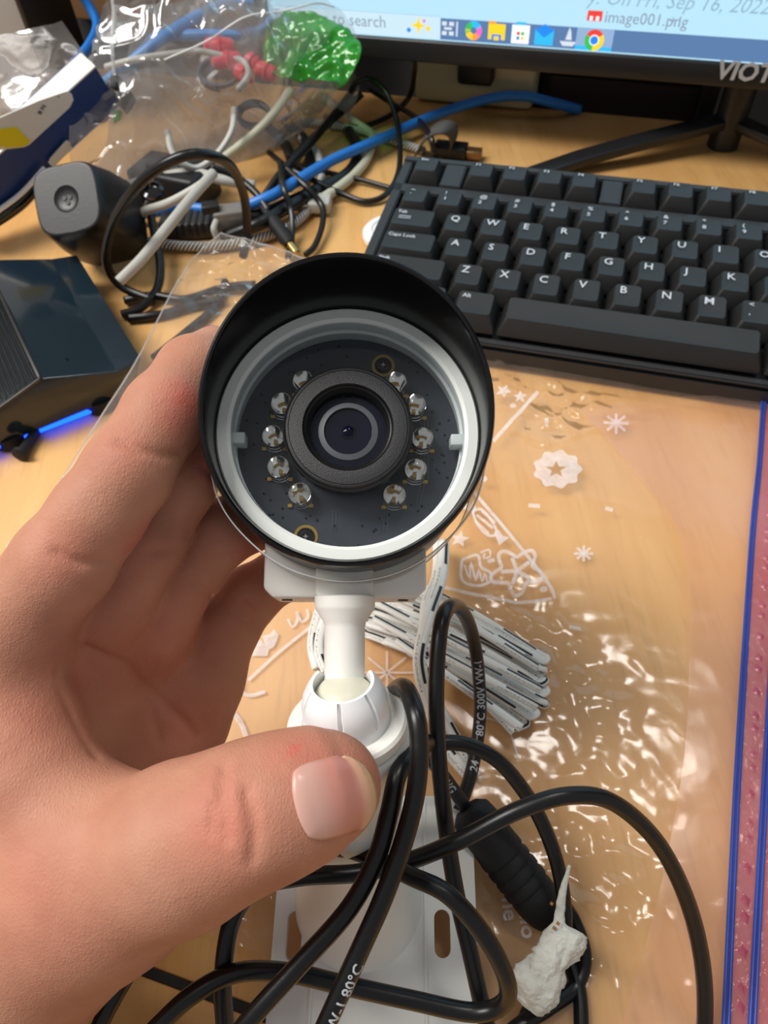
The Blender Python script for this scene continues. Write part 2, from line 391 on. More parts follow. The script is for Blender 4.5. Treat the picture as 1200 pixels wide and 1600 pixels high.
# two screws with gold pads
for (x, y) in ((8.0, 19.2), (-9.6, -22.3)):
    fr = HFo(x, y, -9.8)
    sc = lathe('screw', [(1.9 * mm, 0), (1.9 * mm, .55 * mm), (1.5 * mm, .95 * mm), (.75 * mm, 1.0 * mm), (.6 * mm, .5 * mm), (0, .5 * mm)], fr, M['hood'], secam, 24)
    lathe('gold_ring', [(2.1 * mm, 0), (2.75 * mm, 0), (2.75 * mm, .12 * mm), (2.1 * mm, .12 * mm)], fr, M['gold'], sc, 32, closed=True)
    box('slot', fr, (-.0005, -.0001, .0005), (.0005, .0001, .00075), M['silver'], sc); box('slot', fr, (-.0001, -.0005, .0005), (.0001, .0005, .00075), M['silver'], sc)
# ten infrared LEDs
LED0 = None
leds = [(-10.6, 13.6), (-15.4, 8.2), (-17.2, 0.4), (-15.8, -6.8), (-10.9, -13.0), (10.9, 13.6), (15.3, 8.2), (17.0, 0.2), (15.4, -7.2), (10.5, -13.2)]
for (x, y) in leds:
    if LED0 is None:
        z0 = -9.7; fr = HFo(0, 0, z0)
        d = lathe('led', [(2.9 * mm, .2 * mm), (2.9 * mm, 1.0 * mm), (2.55 * mm, 1.1 * mm), (2.55 * mm, 3.6 * mm), (2.3 * mm, 4.6 * mm), (1.7 * mm, 5.4 * mm), (.9 * mm, 5.85 * mm), (0, 5.95 * mm)], fr, M['ledglass'], secam, 24, sh=60)
        cup = lathe('led_cup', [(0, 1.0 * mm), (.5 * mm, 1.0 * mm), (1.9 * mm, 2.9 * mm), (2.1 * mm, 2.9 * mm), (2.1 * mm, .5 * mm), (0, .4 * mm)], fr, mat('led_cup_metal', '#fbf8f2', .12, metal=1.0, var=0), d, 16)
        chip = box('led_chip', fr, (-.0002, -.0002, .0012), (.0002, .0002, .0015), M['gold'], d)
        pads = [box('led_pad', fr, (sx * .0024 - .0005, sy * .0022 - .0004, 0), (sx * .0024 + .0005, sy * .0022 + .0004, .0006), M['gold'], d) for sx, sy in ((-1, -1), (1, -1))]
        LED0 = [d, cup, chip] + pads; grp = LED0
    else:
        d2 = LED0[0].copy(); COL.objects.link(d2); d2.parent = secam; grp = [d2]
        for ch in LED0[1:]:
            c2 = ch.copy(); COL.objects.link(c2); c2.parent = d2; grp.append(c2)
    grp[0].location = HF[1] * (x * mm) + HF[2] * (y * mm)
# lens assembly
lh = lathe('lens_housing', [(11.5 * mm, -9.6 * mm), (11.5 * mm, -2 * mm), (14.2 * mm, -1.2 * mm), (14.2 * mm, 1.3 * mm), (13.5 * mm, 2.4 * mm), (13.1 * mm, 2.6 * mm), (9.9 * mm, 2.6 * mm), (9.7 * mm, 2.2 * mm), (9.7 * mm, -9.6 * mm)], HF, M['lensblack'], secam, 72, closed=True)
lathe('edge_band', [(11.6 * mm, -2.2 * mm), (14.3 * mm, -1.4 * mm), (14.3 * mm, 1.0 * mm), (13.7 * mm, 2.2 * mm), (12.9 * mm, 2.68 * mm), (12.75 * mm, 2.5 * mm), (14.0 * mm, .8 * mm), (14.0 * mm, -1.0 * mm), (11.4 * mm, -1.9 * mm)], HF, M['lensedge'], lh, 72, closed=True)
prof = [(9.9 * mm, 2.62 * mm)]
for i, r in enumerate((9.6, 9.2, 8.9, 8.6)):
    prof += [(r * mm, (2.3 - i * .55) * mm), (r * mm - .0001, (1.95 - i * .55) * mm)]
prof += [(8.5 * mm, -1.2 * mm), (8.5 * mm, -3 * mm)]
lathe('stepped_barrel', prof + [(9.9 * mm, -3 * mm)], HF, M['lensedge'], lh, 72, closed=True)
lens = lathe('lens', [(8.5 * mm, -1.6 * mm), (7.5 * mm, -1.45 * mm), (6.4 * mm, -1.3 * mm), (5.2 * mm, -1.2 * mm), (4.9 * mm, -2.2 * mm), (3.8 * mm, -2.9 * mm), (2.6 * mm, -3.1 * mm), (2.2 * mm, -2.2 * mm), (1.7 * mm, -1.4 * mm), (1.1 * mm, -.9 * mm), (.5 * mm, -.68 * mm), (0, -.62 * mm)], HF, M['lensglass'], secam, 64, sh=70)
lathe('retaining_ring', [(6.6 * mm, -1.5 * mm), (6.6 * mm, -.9 * mm), (5.4 * mm, -.55 * mm), (5.3 * mm, -.8 * mm)], HF, M['lensring'], lens, 64, closed=True)
for r in ():
    lathe('inner_element', [(r * mm, .24 * mm - (r * .06) * mm), (r * mm + .00012, .3 * mm - (r * .06) * mm), (r * mm + .00024, .22 * mm - (r * .06) * mm)], HF, M['lensring'] if r == 5 else M['lensedge'], lens, 32, closed=True)
# front window and body
lathe('front_window', [(0, -1.0 * mm), (26.0 * mm, -1.0 * mm)], HF, M['frontglass'], secam, 64)
lathe('body', [(28.0 * mm, -20 * mm), (29.0 * mm, -21 * mm), (29.0 * mm, -60 * mm), (26 * mm, -66 * mm), (0, -66 * mm)], HF, M['white'], secam, 64)
# clear protective sleeve under the hood
def sleeve():
    V = []; Fc = []; n = 60; m = 6; zz = (-2.0, -5, -9, -14, -19, -24)
    for i in range(n + 1):
        a = math.radians(182 + 176 * i / n)
        rad = 31.4 + 1.1 * math.sin(math.pi * i / n) + .25 * math.sin(9 * a)
        for z in zz: V.append(H(rad * math.cos(a), rad * math.sin(a) - .3 - .02 * (z + 2), z + 2.5 * math.sin(a) - 1))
    for i in range(n):
        for j in range(m - 1): Fc.append((i * m + j, (i + 1) * m + j, (i + 1) * m + j + 1, i * m + j + 1))
    o = mobj('clear_sleeve', V, Fc, M['sleeve'], secam); md = o.modifiers.new('thickness', 'SOLIDIFY'); md.thickness = .0003
    tag(o, 'clear protective plastic sleeve around the body')
    for zz_, rr in ((-4.0, .00018), (-24, .00016)):
        P = [H((31.4 + 1.1 * math.sin(math.pi * i / n) + .25 * math.sin(9 * math.radians(182 + 176 * i / n))) * math.cos(math.radians(182 + 176 * i / n)),
               (31.4 + 1.1 * math.sin(math.pi * i / n)) * math.sin(math.radians(182 + 176 * i / n)) - .3, zz_ + 2.5 * math.sin(math.radians(182 + 176 * i / n)) + 1) for i in range(n + 1)]
        tube('sleeve_edge', P, rr, M['whitebright'], o, seg=5, raw=True)
sleeve()
# clamp block under the body
bf = (at(539, 898, .1685), HF[1], HF[2], HF[3])
def blk(x0, x1, y0, y1, ch): return [(x0 + ch, y0), (x1 - ch, y0), (x1, y0 + ch), (x1, y1), (x0, y1), (x0, y0 + ch)]
prism('clamp_block', [(a * mm, b * mm) for a, b in blk(-19.0, 19.2, -5.4, 9, 2.2)], bf, -16 * mm, 0, M['white'], secam, .0007)
prism('clamp_boss', [(a * mm, b * mm) for a, b in blk(-6.6, 6.6, -5.8, 7, 1.0)], bf, -10 * mm, 4.0 * mm, M['white'], secam, .0006)
for x in (-14, 14):
    lathe('clamp_screw', [(1.3 * mm, 0), (1.3 * mm, .3 * mm), (0, .3 * mm)], frame3(L(bf, x * mm, -5.4 * mm, -6 * mm), -HF[2], HF[1]), M['lensedge'], secam, 16)
# neck and stem into the ball joint
n0 = at(539, 930, .1650); n1 = at(538, 1062, .1625)
nf = frame3(n1, n0 - n1, R); nl = float(np.linalg.norm(n0 - n1))
lathe('stem', [(0, -4 * mm), (4.55 * mm, -4 * mm), (4.6 * mm, 0), (4.65 * mm, nl * .62), (4.9 * mm, nl * .68), (6.7 * mm, nl * .83), (6.95 * mm, nl * .87), (6.95 * mm, nl * .985), (6.5 * mm, nl)], nf, M['white'], secam, 48, sh=50)
jf = (J, MF[1], MF[2], MF[3])
lathe('ball', [(0, -2 * mm), (7.0 * mm, -2 * mm), (7.4 * mm, 1 * mm), (6.8 * mm, 4.0 * mm), (5.2 * mm, 6.2 * mm), (2.5 * mm, 7.4 * mm), (0, 7.6 * mm)], jf, mat('aged_white_plastic', '#d9d7c4', 0.4), secam, 40, sh=60)
# notched cup
def cup():
    seg = 144; V = []; Fc = []
    for k in range(seg):
        a = 2 * math.pi * k / seg
        d = (a - math.radians(85) + math.pi) % (2 * math.pi) - math.pi         # open towards the stem, slits beside it
        notch = 4.6 * max(0, 1 - (abs(d) / 1.0) ** 2.6)
        slit = 0.0
        for q in (math.radians(268), math.radians(318), math.radians(205)):
            if abs((a - q + math.pi) % (2 * math.pi) - math.pi) < .035: slit = .9
        top = 7.9 - notch
        pr = [(9.7, -7), (9.7, -.5), (9.6 - slit, min(2.2, top - 1.6)), (9.1 - slit, min(4.4, top - 1.0)), (8.2 - slit, min(6.2, top - .45)), (7.1, top), (6.4, top - .1), (6.8, min(4.4, top - .8)), (7.6, 1), (7.8, -7)]
        for (r, z) in pr: V.append(L(jf, r * mm * math.cos(a), r * mm * math.sin(a), z * mm))
    n = 10
    for k in range(seg):
        k2 = (k + 1) % seg
        for i in range(n): Fc.append((k * n + i, k2 * n + i, k2 * n + (i + 1) % n, k * n + (i + 1) % n))
    return sharp(mobj('joint_cup', V, Fc, M['whitebright'], secam), 45)
cup()
lathe('joint_collar', [(9.7 * mm, -3.2 * mm), (10.2 * mm, -2.6 * mm), (13.0 * mm, -2.6 * mm), (13.6 * mm, -3.3 * mm), (13.6 * mm, -5.4 * mm), (13.0 * mm, -6.2 * mm), (9.7 * mm, -6.2 * mm)], jf, M['white'], secam, 64, closed=True)
# fluted body and flared column down to the plate
def column():
    seg = 96; V = []; Fc = []
    zs = [(0, 13.0, 0), (1.0, 14.4, .6), (4, 14.6, 1.0), (8, 14.2, 1.3), (14, 13.2, 1.2), (20, 12.4, .7), (26, 11.9, .3), (32, 11.9, .1), (38, 12.6, 0), (44, 14.0, 0), (49, 15.6, 0), (53, 17.2, 0), (55, 17.8, 0)]
    top = L(jf, 0, 0, -5.6 * mm); n = len(zs)
    for k in range(seg):
        a = 2 * math.pi * k / seg
        fl = max(0.0, math.cos(a * 5 + 1.2)) ** .5
        for (z, r, f) in zs:
            t = z / 55.0; w = t * t * (3 - 2 * t)
            c = top * (1 - t) + (on_plane(560, 1405, PF[0], PF[3]) - PF[3] * .0005) * t
            x = nrm(jf[1] * (1 - w) + PF[1] * w); y = nrm(jf[2] * (1 - w) + PF[2] * w); rr = (r - f * (1 - fl)) * mm
            V.append(c + x * (rr * math.cos(a)) + y * (rr * math.sin(a)))
    for k in range(seg):
        k2 = (k + 1) % seg
        for i in range(n - 1): Fc.append((k * n + i, k2 * n + i, k2 * n + i + 1, k * n + i + 1))
    Fc.append(tuple(k * n for k in range(seg))); Fc.append(tuple(k * n + n - 1 for k in range(seg)))
    return sharp(mobj('mount_column', V, Fc, M['white'], secam), 60)
column()
def rrect(x0, x1, y0, y1, r, n=6):
    P = []
    for (cx, cy, a0) in ((x1 - r, y1 - r, 0), (x0 + r, y1 - r, 90), (x0 + r, y0 + r, 180), (x1 - r, y0 + r, 270)):
        for i in range(n + 1): a = math.radians(a0 + 90 * i / n); P.append((cx + r * math.cos(a), cy + r * math.sin(a)))
    return P
def plate():
    holes = [rrect(-24.6 * mm, -20.4 * mm, -7.5 * mm, 4.5 * mm, 2.1 * mm), rrect(15.8 * mm, 20.2 * mm, -6 * mm, 5.5 * mm, 2.2 * mm), rrect(-9.5 * mm, -1.5 * mm, -31 * mm, -21 * mm, 4 * mm)]
    V, Fc = curve_fill([rrect(-28.3 * mm, 27.4 * mm, -40 * mm, 35 * mm, 3 * mm)] + holes, 3.2 * mm)
    o = mobj('base_plate', [L(PF, v[0], v[1], v[2] - .0016) for v in V], Fc, M['white'], secam, smooth=False)
    for x in (-17.0, 13.4):
        box('rib', PF, ((x - .4) * mm, -38 * mm, -.0002), ((x + .4) * mm, 33 * mm, .0007), M['white'], o, .0002)
plate()
#@@CAMERA_END

# ------------------------------------------------------------------ keyboard
KP = 0.01905
KYAW = math.radians(-18.73); KT = math.radians(6)
kx = np.array([math.cos(KYAW), math.sin(KYAW), 0]); ky0 = np.array([-math.sin(KYAW), math.cos(KYAW), 0])
ky = ky0 * math.cos(KT) + DZ * math.sin(KT); kz = np.cross(kx, ky)
home = np.array([0.0995, 0.3083, 0.032])         # centre of the F key's top
KO = home - kx * (5.25 * KP) + ky * (3.5 * KP)   # fitted plane of the key tops: Esc row at y=0, left edge at x=0
M['keycap'] = mat('keycap_plastic', '#232323', 0.42, var=0.08, bump=0.12, bscale=1800)
M['kcase'] = mat('keyboard_case', '#2b2c2e', 0.5, var=0.08, bump=0.1, bscale=1200)
M['kwell'] = mat('keyboard_well', '#151617', 0.6)
M['legend'] = mat('key_legend', '#c6ccd4', 0.6, var=0.02)
M['keycap2'] = None
kb = thing('keyboard', 'black wired keyboard with white lettering at the right of the desk', 'keyboard', KO - kz * 0.025)
_m = Matrix(((kx[0], ky[0], kz[0], 0), (kx[1], ky[1], kz[1], 0), (kx[2], ky[2], kz[2], 0), (0, 0, 0, 1)))
kb.rotation_mode = 'QUATERNION'; kb.rotation_quaternion = _m.to_quaternion()
def kmesh(name, V, Fc, mt, parent, smooth=False, loc=None):      # V in keyboard local metres, z=0 at the case bottom
    o = mobj(name, V, Fc, mt, parent, smooth, offset=False)
    if loc: o.location = loc
    return o
ZT = 0.025                                      # key top height over case bottom
def kbox(name, lo, hi, mt, bev=.0008, taper=None, parent=kb):
    V = [(x, y, z) for z in (lo[2], hi[2]) for (x, y) in ((lo[0], lo[1]), (hi[0], lo[1]), (hi[0], hi[1]), (lo[0], hi[1]))]
    o = kmesh(name, V, [(3, 2, 1, 0), (4, 5, 6, 7), (0, 1, 5, 4), (1, 2, 6, 5), (2, 3, 7, 6), (3, 0, 4, 7)], mt, parent)
    bm = bmesh.new(); bm.from_mesh(o.data); bmesh.ops.bevel(bm, geom=list(bm.edges), offset=bev, segments=2, affect='EDGES'); bm.to_mesh(o.data); bm.free(); return o
u = KP
kbox('lower_case', (-.30 * u, -6.22 * u, 0), (15.35 * u, .78 * u, ZT - .0125), M['kcase'], .002)
# raised frame around the two key wells
for (x0, x1, y0, y1, h) in ((-.30, 15.35, .52, .78, .0045), (-.30, 15.35, -.93, -.52, .0055), (-.30, .0, -6.6, .7, .0055), (15.02, 15.35, -6.6, .7, .0055), (-.30, 15.35, -6.22, -6.01, .0105),
                            (1.04, 1.66, -.55, .55, .0045), (5.64, 6.22, -.55, .55, .0045), (10.2, 10.75, -.55, .55, .0045)):
    kbox('frame_bar', (x0 * u, y0 * u, ZT - .0126), (x1 * u, y1 * u, ZT - h), M['kcase'], .0007)
kbox('key_well', (0, -6.05 * u, ZT - .0126), (15.02 * u, -.9 * u, ZT - .0118), M['kwell'], .0001)
_kc = {}
def keycap_mesh(wu, row):
    k = (wu, row)
    if k in _kc: return _kc[k]
    w = wu * KP; hb = .0091; wt = w - .0072; yt0, yt1 = -.0052, .0078       # top inset at sides, set back towards the rear
    tilt = {0: -.0006, 1: -.0006, 2: 0, 3: .0002, 4: .0010, 5: .0012}[row]
    V = []; rings = []
    def ring(xa, ya0, ya1, z, r, dz=0):
        P = rrect(-xa, xa, ya0, ya1, r, 3); i0 = len(V)
        for (x, y) in P: V.append((x, y, z + dz * ((y - ya0) / (ya1 - ya0) - .5)))
        return list(range(i0, i0 + len(P)))
    r1 = ring(w / 2 - .0004, -KP / 2 + .0004, KP / 2 - .0004, -.0088, .0008)
    r1b = ring(w / 2 - .0007, -KP / 2 + .0007, KP / 2 - .0006, -.0065, .0010)
    r2 = ring(wt / 2 + .0004, yt0 - .0004, yt1 + .0003, -.0007, .0018, tilt)
    r3 = ring(wt / 2, yt0, yt1, 0, .0017, tilt)
    r4 = ring(wt / 2 * .62, yt0 * .62 + .0005, yt1 * .62 + .0005, -.00030, .0017, tilt)
    Fc = []
    for a, b in ((r1, r1b), (r1b, r2), (r2, r3), (r3, r4)):
        n = len(a)
        for i in range(n): Fc.append((a[i], a[(i + 1) % n], b[(i + 1) % n], b[i]))
    Fc.append(tuple(r4))
    me = bpy.data.meshes.new('key'); me.from_pydata(V, [], Fc); me.polygons.foreach_set('use_smooth', [True] * len(Fc)); me.materials.append(M['keycap']); me.update()
    bm = bmesh.new(); bm.from_mesh(me)
    for e in bm.edges:
        if len(e.link_faces) == 2 and e.calc_face_angle(0) > math.radians(42): e.smooth = False
    bm.to_mesh(me); bm.free(); _kc[k] = me; return me
def legend(key, s, size, x, y, z=.00022, bold=.006):
    V, Fc = text_geo(s, size, bold); V = V + np.array([x, y, z]); V[:, 2] += key['slope'] * ((V[:, 1] + .0052) / .013 - .5); kmesh('legend', V, Fc, M['legend'], key)
def key(cx, row, yy, wu, leg=None, kind='letter'):
    o = bpy.data.objects.new('key', keycap_mesh(wu, row)); COL.objects.link(o); o.parent = kb; o.location = (cx * KP, yy * KP, ZT); o['slope'] = {0: -.0006, 1: -.0006, 2: 0.0, 3: .0002, 4: .0010, 5: .0012}[row]
    wt = wu * KP - .0072; x = -wt / 2 + .0026
    if leg is None: return o
    if kind == 'letter': legend(o, leg, .0062, x - .0006, .0022)
    elif kind == 'two':
        legend(o, leg[0], .0042, x, .0042); legend(o, leg[1], .0042, x, -.0008)
    elif kind == 'fn': legend(o, leg, .0033, x - .0006, .0045)
    else: legend(o, leg, .0034, x - .001, .0040)
    return o
yF, y1, y2, y3, y4, y5 = 0.0, -1.48, -2.5, -3.5, -4.5, -5.5
key(.53, 0, yF, 1, 'Esc', 'fn')
for i, x in enumerate((2.17, 3.15, 4.15, 5.12, 6.75, 7.74, 8.74, 9.72, 11.3, 12.3, 13.3, 14.3)): key(x, 0, yF, 1, 'F%d' % (i + 1), 'fn')
for i, s in enumerate(('~`', '!1', '@2', '#3', '$4', '%5', '^6', '&7', '*8', '(9', ')0', '_-', '+=')): key(.56 + i * .998, 1, y1, 1, s, 'two')
key(14.0, 1, y1, 2, 'Backspace', 'word')
o = key(.75, 2, y2, 1.5, 'Tab', 'word')
for dy in (.0018, .0002): kmesh('legend', [(-.0075, dy - .0004, .0002), (-.001, dy - .0004, .0002), (-.001, dy, .0002), (-.0075, dy, .0002)], [(0, 1, 2, 3)], M['legend'], o)
for i, s in enumerate('QWERTYUIOP'): key(2 + i, 2, y2, 1, s)
for i, s in enumerate(('{[', '}]')): key(12 + i, 2, y2, 1, s, 'two')
key(14.25, 2, y2, 1.5, '|', 'letter')
key(.875, 3, y3, 1.75, 'Caps Lock', 'word')
for i, s in enumerate('ASDFGHJKL'): key(2.25 + i, 3, y3, 1, s)
for i, s in enumerate((':;', '"\'')): key(11.25 + i, 3, y3, 1, s, 'two')
key(13.9, 3, y3, 2.25, 'Enter', 'word')
key(1.125, 4, y4, 2.25, 'Shift', 'word')
for i, s in enumerate('ZXCVBNM'): key(2.75 + i, 4, y4, 1, s)
for i, s in enumerate(('<,', '>.', '?/')): key(9.75 + i, 4, y4, 1, s, 'two')
key(13.65, 4, y4, 2.75, 'Shift', 'word')
key(.625, 5, y5, 1.25, 'Ctrl', 'word'); key(1.875, 5, y5, 1.25); key(3.125, 5, y5, 1.25, 'Alt', 'word')
key(6.9, 5, y5, 6.25); 
for i, s in enumerate(('Alt', None, None, 'Ctrl')): key(10.7 + 1.25 * i, 5, y5, 1.25, s, 'word')

# ------------------------------------------------------------------ monitor
zb = 0.050
mA = on(564, 87, zb); mB = on(1112, 131, zb)
mx = nrm(mB - mA); my = np.cross(DZ, mx)         # my points away from the viewer
MO = (mA, mx, my, DZ)                            # bezel bottom line, x right, y away, z up
def mloc(px, py, off=0.0):
    P = on_plane(px, py, mA - my * off, my); q = P - mA; return float(q @ mx), float(q[2])
monitor = thing('monitor', 'black computer monitor with lit screen and taskbar at the top right', 'monitor', on(1125, 225))
sL, sBz = mloc(561, 52); sR, sBz2 = mloc(1200, 96); sBz = (sBz + sBz2) / 2
x0 = mloc(405, 40)[0]; x1 = x0 + 0.62; ztop = sBz + .30
M['bezel'] = mat('monitor_bezel', '#1d1d1f', 0.38, bump=0.05, bscale=1500)
M['screen'] = emis('lit_screen', '#bfeaff', .84)
M['taskbar'] = emis('lit_taskbar', '#6285b4', .8)
box('back_shell', MO, (x0, .006, .004), (x1, .034, ztop + .008), M['bezel'], monitor, .004)
box('bezel', MO, (x0, -.004, 0), (x1, .008, sBz - .0008), M['bezel'], monitor, .0012)
box('bezel', MO, (x0, -.004, sBz), (x0 + .010, .008, ztop + .01), M['bezel'], monitor, .0012)
box('bezel', MO, (x1 - .010, -.004, sBz), (x1, .008, ztop + .01), M['bezel'], monitor, .0012)
box('bezel', MO, (x0, -.004, ztop), (x1, .008, ztop + .01), M['bezel'], monitor, .0012)
screen = box('screen', MO, (x0 + .009, -.0012, sBz - .001), (x1 - .009, .006, ztop + .001), M['screen'], monitor)
def quad(name, a, b, c, d, mt, parent, off): # rectangle on the screen in monitor x/z
    V = [L(MO, p[0], -off, p[1]) for p in (a, b, c, d)]; return mobj(name, V, [(0, 1, 2, 3)], mt, parent, smooth=False)
tbt = (mloc(690, 28)[1] + mloc(1200, 60)[1]) / 2
tx0 = mloc(689, 45)[0]; so = .0014
quad('taskbar', (tx0, sBz), (x1 - .009, sBz), (x1 - .009, tbt), (tx0, tbt), M['taskbar'], screen, so)
M['search'] = emis('search_box', '#d3eefb', .84); M['scrtext'] = emis('screen_text', '#8593a3', 1.0); M['scrline'] = emis('screen_line', '#9fc4dc', 1.0)
quad('search_box', (x0 + .012, sBz), (tx0, sBz), (tx0, tbt + .001), (x0 + .012, tbt + .001), M['search'], screen, so)
quad('search_border', (x0 + .012, tbt + .0006), (tx0, tbt + .0006), (tx0, tbt + .001), (x0 + .012, tbt + .001), M['scrline'], screen, so + .0001)
def sfr(x, z, off=.0017): return (L(MO, x, -off, z), mx, DZ, -my)
px_ = mloc(605, 42)
text('screen_text', 'Type here to search', sfr(px_[0], px_[1], .0018), .0095, M['scrtext'], screen, align='RIGHT')
px_ = mloc(918, 4)
text('screen_text', 'y: On Fri, Sep 16, 2022, 8:22 AM Dudley, Sarah <S', sfr(px_[0], px_[1], .0018), .0105, emis('screen_text_light', '#8fb0c4', 1.0), screen, shear=.25)
px_ = mloc(944, 33); text('screen_text', 'image001.png', sfr(px_[0], px_[1], .0018), .0085, M['scrtext'], screen)
px_ = mloc(1044, 38); text('screen_text', '+1', sfr(px_[0], px_[1], .0018), .007, M['scrtext'], screen)
def disc(name, x, z, r, col, parent, off=.0019, a0=0, a1=360, r0=0.0, n=20):
    V = []; Fc = []
    for i in range(n + 1):
        a = math.radians(a0 + (a1 - a0) * i / n)
        V += [L(MO, x + r0 * math.cos(a), -off, z + r0 * math.sin(a)), L(MO, x + r * math.cos(a), -off, z + r * math.sin(a))]
    for i in range(n): Fc.append((2 * i, 2 * i + 1, 2 * i + 3, 2 * i + 2))
    return mobj(name, V, Fc, col, parent, smooth=False)
def sq(name, x, z, w, h, col, off=.0019): return quad(name, (x - w / 2, z - h / 2), (x + w / 2, z - h / 2), (x + w / 2, z + h / 2), (x - w / 2, z + h / 2), col, screen, off)
E_ = {n: emis('icon_' + n, c, 1.0) for n, c in dict(yellow='#ffcf2e', red='#e8453c', green='#3cba54', blue='#2e86e8', white='#f2f6fa', cyan='#39b6f0', pink='#e86ab8', orange='#ff9a3c', grey='#cfd8e2', teal='#2bb8c4', hilite='#8fa9cb').items()}
ix, iz = mloc(655, 38)
for k in range(4):                               # sparkle
    a = k * math.pi / 2; P = [(ix, iz + .0)]
    quad('icon', (ix, iz), (ix + .0016 * math.cos(a - .8), iz + .0016 * math.sin(a - .8)), (ix + .0052 * math.cos(a), iz + .0052 * math.sin(a)), (ix + .0016 * math.cos(a + .8), iz + .0016 * math.sin(a + .8)), E_['yellow'], screen, .0019)
disc('icon', *mloc(640, 45), .0013, E_['blue'], screen); disc('icon', *mloc(670, 43), .0014, E_['yellow'], screen); disc('icon', *mloc(664, 31), .0009, E_['pink'], screen)
ix, iz = mloc(704, 43)                            # task view
for dx in (-.0035, .001): sq('icon', ix + dx, iz + .0026, .003, .0022, E_['grey']); sq('icon', ix + dx, iz - .0026, .003, .0022, E_['grey'])
sq('icon', ix - .0012, iz, .005, .0014, E_['grey']); sq('icon', ix + .0045, iz, .0010, .008, E_['grey'])
ix, iz = mloc(741, 46)                            # swirl
for a0, c in ((20, 'cyan'), (110, 'green'), (170, 'yellow'), (230, 'orange'), (300, 'pink')): disc('icon', ix, iz, .0052, E_[c], screen, a0=a0, a1=a0 + 95, r0=.0018)
ix, iz = mloc(777, 48)                            # folder
sq('icon', ix, iz, .0105, .0085, E_['yellow']); sq('icon', ix - .003, iz + .0048, .0045, .0015, E_['orange']); sq('icon', ix, iz - .0028, .006, .003, E_['blue'], .0020); sq('icon', ix, iz - .0034, .003, .0022, E_['yellow'], .0021)
ix, iz = mloc(814, 52)                            # store bag
sq('icon', ix, iz, .0108, .0100, E_['white']); sq('icon', ix, iz + .0056, .006, .0018, E_['cyan'])
for dx, dz, c in ((-.0013, .0005, 'red'), (.0013, .0005, 'green'), (-.0013, -.002, 'blue'), (.0013, -.002, 'yellow')): sq('icon', ix + dx, iz + dz, .0018, .0018, E_[c], .0020)
ix, iz = mloc(851, 54)                            # mail
sq('icon', ix, iz - .0008, .0112, .0085, E_['cyan']); quad('icon', (ix - .0056, iz + .0030), (ix, iz - .0010), (ix + .0056, iz + .0030), (ix, iz + .0062), E_['blue'], screen, .0020)
ix, iz = mloc(889, 57)                            # little boat
quad('icon', (ix - .005, iz - .002), (ix - .003, iz - .0045), (ix + .003, iz - .0045), (ix + .005, iz - .002), E_['grey'], screen, .0019); quad('icon', (ix - .0018, iz - .0012), (ix + .002, iz - .0012), (ix + .0012, iz + .003), (ix, iz + .0056), E_['grey'], screen, .0019)
ix, iz = mloc(929, 61)                            # browser wheel on its highlighted tile
sq('icon', ix, (sBz + tbt) / 2, .0215, tbt - sBz, E_['hilite'], .0016); sq('icon', ix, sBz + .0012, .0215, .0022, E_['cyan'], .0017)
disc('icon', ix, iz, .0056, E_['red'], screen, a0=35, a1=150); disc('icon', ix, iz, .0056, E_['green'], screen, a0=150, a1=265); disc('icon', ix, iz, .0056, E_['yellow'], screen, a0=265, a1=395)
disc('icon', ix, iz, .0029, E_['white'], screen, .0020); disc('icon', ix, iz, .0023, E_['blue'], screen, .0021)
ix, iz = mloc(930, 23); sq('icon', ix, iz, .0085, .0052, E_['red']); sq('icon', ix - .0018, iz - .0012, .0018, .0022, E_['white'], .0020); sq('icon', ix + .0018, iz - .0012, .0018, .0022, E_['white'], .0020)
lx, lz = mloc(1116, 122, .0045)
text('bezel_lettering', 'VIOTEK', (L(MO, lx, -.0045, lz), mx, DZ, -my), .0135, mat('silver_lettering', '#b9b9bb', 0.4), monitor, bold=.03, shear=.1)
# stand: round column and two splayed legs
cb = on(1128, 228); zc = on_plane(1150, 140, cb, my)
cf = (cb, mx, my, DZ)
lathe('stand_column', [(9.5 * mm, 0), (10 * mm, .5 * mm), (10 * mm, 70 * mm)], cf, M['bezel'], monitor, 32)
def leg(pts, name='stand_leg'):
    P = np.array(pts); T, N, B = frames(P, DZ); V = []; Fc = []
    for p, n in zip(P, N):
        for (a, b) in ((-.0065, 0), (.0065, 0), (.0065, .006), (-.0065, .006)): V.append(p + n * a + DZ * b)
    for i in range(len(P) - 1):
        for k in range(4): Fc.append((i * 4 + k, i * 4 + (k + 1) % 4, (i + 1) * 4 + (k + 1) % 4, (i + 1) * 4 + k))
    Fc += [(3, 2, 1, 0), tuple(len(P) * 4 - 4 + k for k in range(4))]
    return poly(name, V, Fc, M['bezel'], monitor, .0012)
hub = cb + DZ * .014
leg([hub, on(1010, 226, .010), on(905, 255, .005), on(822, 284, .001)]); leg([hub, on(1200, 222, .012), on(1330, 262, .001)])
#@@MONITOR_END

